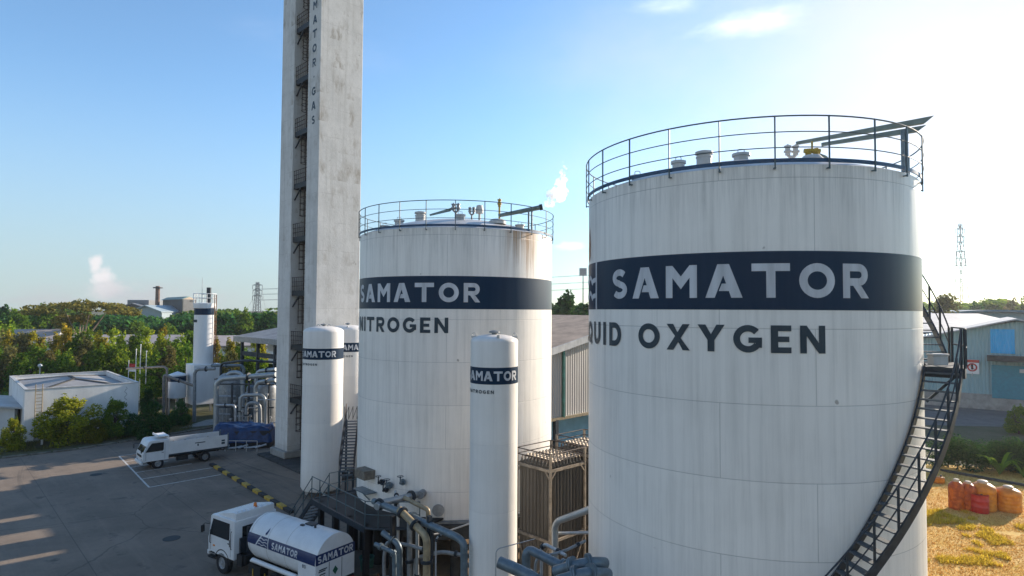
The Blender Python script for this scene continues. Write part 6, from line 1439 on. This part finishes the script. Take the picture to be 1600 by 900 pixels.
# hedge and the plants beside it
hg = thing('hedge', G(1540, 738), 'dark clipped hedge along the gravel lot behind the water tanks', 'hedge'); cl = []; rn = random.Random(9); ho = hg.location
a, b = G(1476, 737), G(1720, 746); dd = b - a; nn_ = Vector((-dd.y, dd.x, 0)).normalized()
for i in range(150):
    q_ = a.lerp(b, rn.random()) + nn_ * rn.uniform(.2, 2.6) - ho; cl.append(((q_.x, q_.y, rn.uniform(.3, 2.1)), (.7, .6, .5)))
o = bpy.data.objects.new('foliage', leaf_mesh('hedge_foliage', cl, 420, .10, LEAF['deep'], 31, .2)); COL.objects.link(o); o.parent = hg
sm = MB()
for i in range(16): q_ = a.lerp(b, (i + .5) / 16) + nn_ * 1.4 - ho; sm.cyl(q_, q_ + Z * 1.5, .05, .03, 6)
sm.build('stem', M['bark'], hg)
def arching_plant(px, py, h, n, label, key='green'):
    g_ = G(px, py); t = thing('leafy_plant', g_, label, 'plant', 'plants by the hedge'); mb = MB(); rn = random.Random(px)
    for i in range(n):
        a = rn.uniform(0, 6.28); l = h * rn.uniform(.6, 1.1); d = Vector((math.cos(a), math.sin(a), 0)); s = d.cross(Z); pts = [d * (l * .55 * k / 6) + Z * (l * (1.05 * (k / 6) - .62 * (k / 6) ** 2.4)) for k in range(7)]
        w = [.02, .07, .09, .085, .07, .045, .01]; v = [p_ + s * w[k] * h / 2 * sg_ for k, p_ in enumerate(pts) for sg_ in (-1, 1)]; mb.add(v, [(2 * k, 2 * k + 1, 2 * k + 3, 2 * k + 2) for k in range(6)])
    mb.build('leaf_blades', LEAF[key], t, recalc=False)
arching_plant(1562, 742, 3.0, 26, 'tall arching grassy plant growing at the front of the hedge')
arching_plant(1600, 747, 2.2, 16, 'arching plant at the picture edge before the hedge')
g_ = G(1592, 678); plant(K['bushg'], g_, 'bright green bush on the gravel lot behind the hedge', 'bush', .62, None, 'lot_bush')
# straw grass, loose stems and tufts
def grass(name, m, n, area, h, seed, dens=None):
    rg_ = np.random.default_rng(seed); pts = []; (a, b, c, d) = [np.array([p_[0], p_[1]]) for p_ in area]
    u, v = rg_.random(n * 2), rg_.random(n * 2); xy = (a * ((1 - u) * (1 - v))[:, None] + b * (u * (1 - v))[:, None] + c * (u * v)[:, None] + d * ((1 - u) * v)[:, None])
    if dens is not None: keep = np.array([mn.noise(Vector((p_[0] * .45, p_[1] * .45, seed))) + .6 * mn.noise(Vector((p_[0] * 1.3, p_[1] * 1.3, seed + 3))) > dens for p_ in xy]); xy = xy[keep]
    xy = xy[:n]; k = len(xy); hh = h * rg_.uniform(.4, 1.3, k); an = rg_.uniform(0, 6.28, k); lean = rg_.uniform(.2, 1.6, k) * hh; w = .012 + .012 * rg_.random(k)
    V3 = np.zeros((k * 4, 3)); dx, dy = np.cos(an), np.sin(an); wx, wy = -dy * w, dx * w
    V3[0::4] = np.c_[xy[:, 0] - wx, xy[:, 1] - wy, np.full(k, .015)]; V3[1::4] = np.c_[xy[:, 0] + wx, xy[:, 1] + wy, np.full(k, .015)]
    V3[2::4] = np.c_[xy[:, 0] + dx * lean + wx * .4, xy[:, 1] + dy * lean + wy * .4, hh]; V3[3::4] = np.c_[xy[:, 0] + dx * lean - wx * .4, xy[:, 1] + dy * lean - wy * .4, hh]
    me = bpy.data.meshes.new(name); me.vertices.add(4 * k); me.vertices.foreach_set('co', V3.ravel()); me.loops.add(4 * k); me.loops.foreach_set('vertex_index', np.arange(4 * k)); me.polygons.add(k); me.polygons.foreach_set('loop_start', np.arange(0, 4 * k, 4)); me.polygons.foreach_set('loop_total', np.full(k, 4)); me.update(calc_edges=True); me.materials.append(m)
    o = bpy.data.objects.new(name, me); COL.objects.link(o); tag(o, kind='stuff')
LEAF['straw'] = leaf_mat('straw_blades', (.50, .28, .05), (.80, .52, .14), (.85, .64, .25), .5)
LEAF['yellowgrass'] = leaf_mat('yellow_grass', (.42, .28, .03), (.72, .50, .06), (.78, .56, .12), .5)
fa4 = [G(1430, 905), G(1640, 905), G(1640, 735), G(1430, 735)]
grass('dry_grass', LEAF['straw'], 34000, fa4, .06, 4, -.7)
gb4 = [G(1440, 830), G(1640, 862), G(1640, 812), G(1440, 800)]
grass('grass', LEAF['yellowgrass'], 15000, [G(1440, 880), G(1640, 890), G(1640, 806), G(1440, 796)], .15, 6, .12)
gv = [G(0, 712), G(300, 672), G(300, 640), G(0, 672)]
grass('verge_grass', LEAF['olive'], 26000, gv, .18, 8, -.2)

# ================================================================== FAR THINGS
def far_box(name, label, cat, px0, px1, top, Y, depth, wall_m, roof_m, ax, rh=0, windows=0, group=None):
    a, b = P(px0, 490, Y), P(px1, 490, Y); z = P((px0 + px1) / 2, top, Y).z
    return a, b, z
M['mill_dark'] = mat('mill_dark', (.085, .09, .095), .7, var=.2, scale=.2); M['mill_tan'] = mat('mill_tan', (.36, .29, .22), .8, var=.15, scale=.2); M['tin_blue'] = mat('tin_pale_blue', (.34, .42, .46), .6, var=.12, scale=.2); M['tin_grey'] = mat('tin_grey', (.20, .21, .22), .6, var=.15, scale=.2); M['tin_green'] = mat('tin_green', (.16, .27, .24), .6, var=.15, scale=.2)
# dark mill block with a sunlit end wall
Y = 260; c0_ = P(286, 490, Y); z0_ = P(286, 467.5, Y).z; c1_ = P(254, 490, Y + 16); c2_ = P(306, 490, Y + 12)
mbk = thing('mill_building', Vector((c0_.x, c0_.y, 0)), 'tall mill block on the skyline with dark side and tan windowed end', 'building'); bo = mbk.location.copy()
fl2 = lambda v, z: Vector((v.x, v.y, z)); c3_ = c1_ + c2_ - c0_; e_s = (c1_ - c0_); e_e = (c2_ - c0_); nrm = Vector((e_e.y, -e_e.x, 0)).normalized(); nrm = nrm if nrm.y < 0 else -nrm
MB().prism([fl2(c0_, 0), fl2(c1_, 0), fl2(c3_, 0), fl2(c2_, 0)], Z * z0_).build('wall', M['mill_dark'], mbk, bo, smooth=False)
MB().prism([fl2(c0_, 0) + nrm * .05, fl2(c2_, 0) + nrm * .05, fl2(c2_, z0_) + nrm * .05, fl2((c0_ + c2_) / 2, z0_ + 1.1) + nrm * .05, fl2(c0_, z0_) + nrm * .05], nrm * .4).build('end_wall', M['mill_tan'], mbk, bo, smooth=False)
r_ = MB(); r_.prism([fl2(c0_, z0_) + nrm * .8, fl2((c0_ + c2_) / 2, z0_ + 1.3) + nrm * .8, fl2(c2_, z0_) + nrm * .8], e_s * 1.02); r_.build('roof', M['tin_green'], mbk, bo, smooth=False)
for i in range(5):
    q_ = c0_.lerp(c2_, (i + .8) / 6) + nrm * .5; MB().box(fl2(q_, z0_ - 4.2), (1.1, .15, 2.6), (e_e.normalized(), nrm, Z)).build('window', M['glass'], mbk, bo, smooth=False)
MB().box(fl2(c0_.lerp(c2_, .6) + nrm * .6, z0_ - .6), (3, 1.2, 1.2), (e_e.normalized(), nrm, Z)).build('hood', M['mill_dark'], mbk, bo, smooth=False)
# grey factory with a roof monitor, pale blue gable in front
def gable_far(name, label, px0, px1, pyr, pye, Y, L, wall_m, roof_m, monitor=False):
    a, b = P(px0, pye, Y), P(px1, pye, Y); zr = P((px0 + px1) / 2, pyr, Y).z; c = (a + b) / 2; w = (b - a).length; t = thing(name, Vector((c.x, c.y, 0)), label, 'factory'); ex = (b - a).normalized(); ex.z = 0; ey = Vector((-ex.y, ex.x, 0)); ze = (a.z + b.z) / 2
    MB().prism([-ex * w / 2, ex * w / 2, ex * w / 2 + Z * ze, Z * zr, -ex * w / 2 + Z * ze], ey * L).build('wall', wall_m, t, smooth=False)
    r_ = MB()
    for s in (-1, 1): p_, q_ = ex * s * w * .53 + Z * (ze - .3) - ey * 1, Z * (zr + .1) - ey * 1; r_.hexa([p_, q_, q_ + ey * (L + 2), p_ + ey * (L + 2), p_ + Z * .4, q_ + Z * .4, q_ + ey * (L + 2) + Z * .4, p_ + ey * (L + 2) + Z * .4])
    r_.build('roof', roof_m, t, smooth=False)
    if monitor: MB().box(Z * (zr + .2) + ey * L / 2, (w * .42, L * .8, 3.6), (ex, ey, Z)).build('roof_monitor', M['tin_grey'], t, bevel=.3, smooth=False)
gable_far('far_factory', 'grey factory roof with raised monitor on the skyline', 166, 248, 475, 487, 290, 40, M['mill_dark'], M['tin_grey'], True)
gable_far('far_shed', 'pale blue gabled factory before the brick chimney', 203, 253, 478.5, 487, 250, 22, M['tin_blue'], M['tin_blue'])
p = P(245.5, 490, 270); zt_ = P(245.5, 447, 270).z; cn = thing('chimney', (p.x, p.y, 0), 'brown chimney with a dark top ring on the skyline', 'chimney')
MB().cyl(Z * 0, Z * zt_, .95, .85, 14).build('shaft', mat('chimney_brick', (.24, .14, .10), .85, var=.25, scale=.8), cn)
rg2 = MB()
for z in (zt_ - 1, zt_ - 9.5): rg2.cyl(Z * z, Z * (z + .5), 1.9, n=14)
rg2.build('gallery', M['steel_dark'], cn)
def pylon(px, top, Y, wb, wt, arms, label, m, foot=None):
    p = P(px, 490, Y); zt = P(px, top, Y).z; t = thing('pylon', (p.x, p.y, 0), label, 'pylon'); mb = MB(); n = 14; k = Y / F_PX * .75
    wd = lambda z: wb + (wt - wb) * min(1, z / zt) ** .7
    for s in ((-1, -1), (1, -1), (1, 1), (-1, 1)):
        for i in range(n): z0, z1 = zt * i / n, zt * (i + 1) / n; mb.beam(Vector((s[0] * wd(z0), s[1] * wd(z0), z0)), Vector((s[0] * wd(z1), s[1] * wd(z1), z1)), k)
    for i in range(n):
        z0, z1 = zt * i / n, zt * (i + 1) / n
        for y in (-1, 1): mb.beam(Vector((-wd(z0), y * wd(z0), z0)), Vector((wd(z1), y * wd(z1), z1)), k * .6); mb.beam(Vector((wd(z0), y * wd(z0), z0)), Vector((-wd(z1), y * wd(z1), z1)), k * .6)
    mb.build('lattice', m, t, smooth=False); ends = []
    for py, hw in arms:
        z = P(px, py, Y).z; L = hw / F_PX * Y; ab = MB(); ab.beam(Vector((-L, 0, z)), Vector((L, 0, z)), k * 1.1); ab.beam(Vector((-L, 0, z)), Vector((0, 0, z + L * .3)), k * .6); ab.beam(Vector((L, 0, z)), Vector((0, 0, z + L * .3)), k * .6)
        for s in (-1, 1): ab.beam(Vector((s * L, 0, z)), Vector((s * L, 0, z - 2.2)), k * .8); ends.append(Vector((p.x + s * L, p.y, z - 2.2)))
        ab.build('cross_arm', m, t, smooth=False)
    return ends
M['lattice'] = mat('lattice_grey', (.14, .15, .17), .6, .2, var=.1); M['lattice_far'] = mat('lattice_far', (.10, .11, .13), .6, .2, var=.1)
e_l = pylon(401.5, 441, 330, 2.6, .55, ((445.5, 7.5), (453.5, 7), (462.5, 7.5)), 'small lattice pylon on the skyline near the concrete tower', M['lattice'])
e_r = pylon(1503, 349, 300, 3.4, .55, ((358, 7), (370, 7), (378.5, 5), (393, 7), (404, 8), (415, 10)), 'tall lattice mast with cross arms in the bright sky', M['lattice_far'])
def wire(a, b, sag, label):
    a, b = Vector(a), Vector(b); pts = [a.lerp(b, t) - Z * sag * 4 * t * (1 - t) for t in (i / 20 for i in range(21))]; mb = MB().tube([p_ - a for p_ in pts], .055, 4); o = mb.build('power_line', M['lattice']); o.location = a; tag(o, label, 'power line', 'power lines between the pylons')
for i in range(6):
    wire(e_l[i], e_r[4 + i], 3.0, 'thin power line strung across the sky between the two pylons')
for i in range(6):
    wire(e_l[i], e_l[i] + Vector((-60 - 8 * i, 180, -14)), 3.0, 'thin power line sagging away behind the smaller pylon')
p = P(911, 490, 125); zt_ = P(911, 421, 125).z; fm = thing('floodlight_mast', (p.x, p.y, 0), 'tall floodlight mast between the two big tanks', 'floodlight'); MB().cyl(Z * 0, Z * (zt_ - 1), .16, .1, 8).build('mast', M['lattice'], fm); fl_ = MB()
for i in range(3):
    for j in range(3): fl_.box((-.5 + i * .5, 0, zt_ - 1.1 + j * .55), (.40, .18, .40))
fl_.box((0, .12, zt_ - .5), (1.5, .06, 1.6)); fl_.build('lamp_panel', M['galv'], fm, smooth=False)

# ================================================================== AIR
hz_m = bpy.data.materials.new('haze'); hz_m.use_nodes = True; nt = hz_m.node_tree; nt.nodes.clear()
pv = nt.nodes.new('ShaderNodeVolumePrincipled'); pv.inputs['Color'].default_value = (.90, .94, 1.0, 1); pv.inputs['Density'].default_value = .0002; pv.inputs['Anisotropy'].default_value = .45
ou = nt.nodes.new('ShaderNodeOutputMaterial'); nt.links.new(pv.outputs[0], ou.inputs['Volume'])
hb_ = MB(); hb_.box((0, 290, 32), (900, 640, 66)); tag(hb_.build('haze', hz_m, smooth=False), kind='stuff')
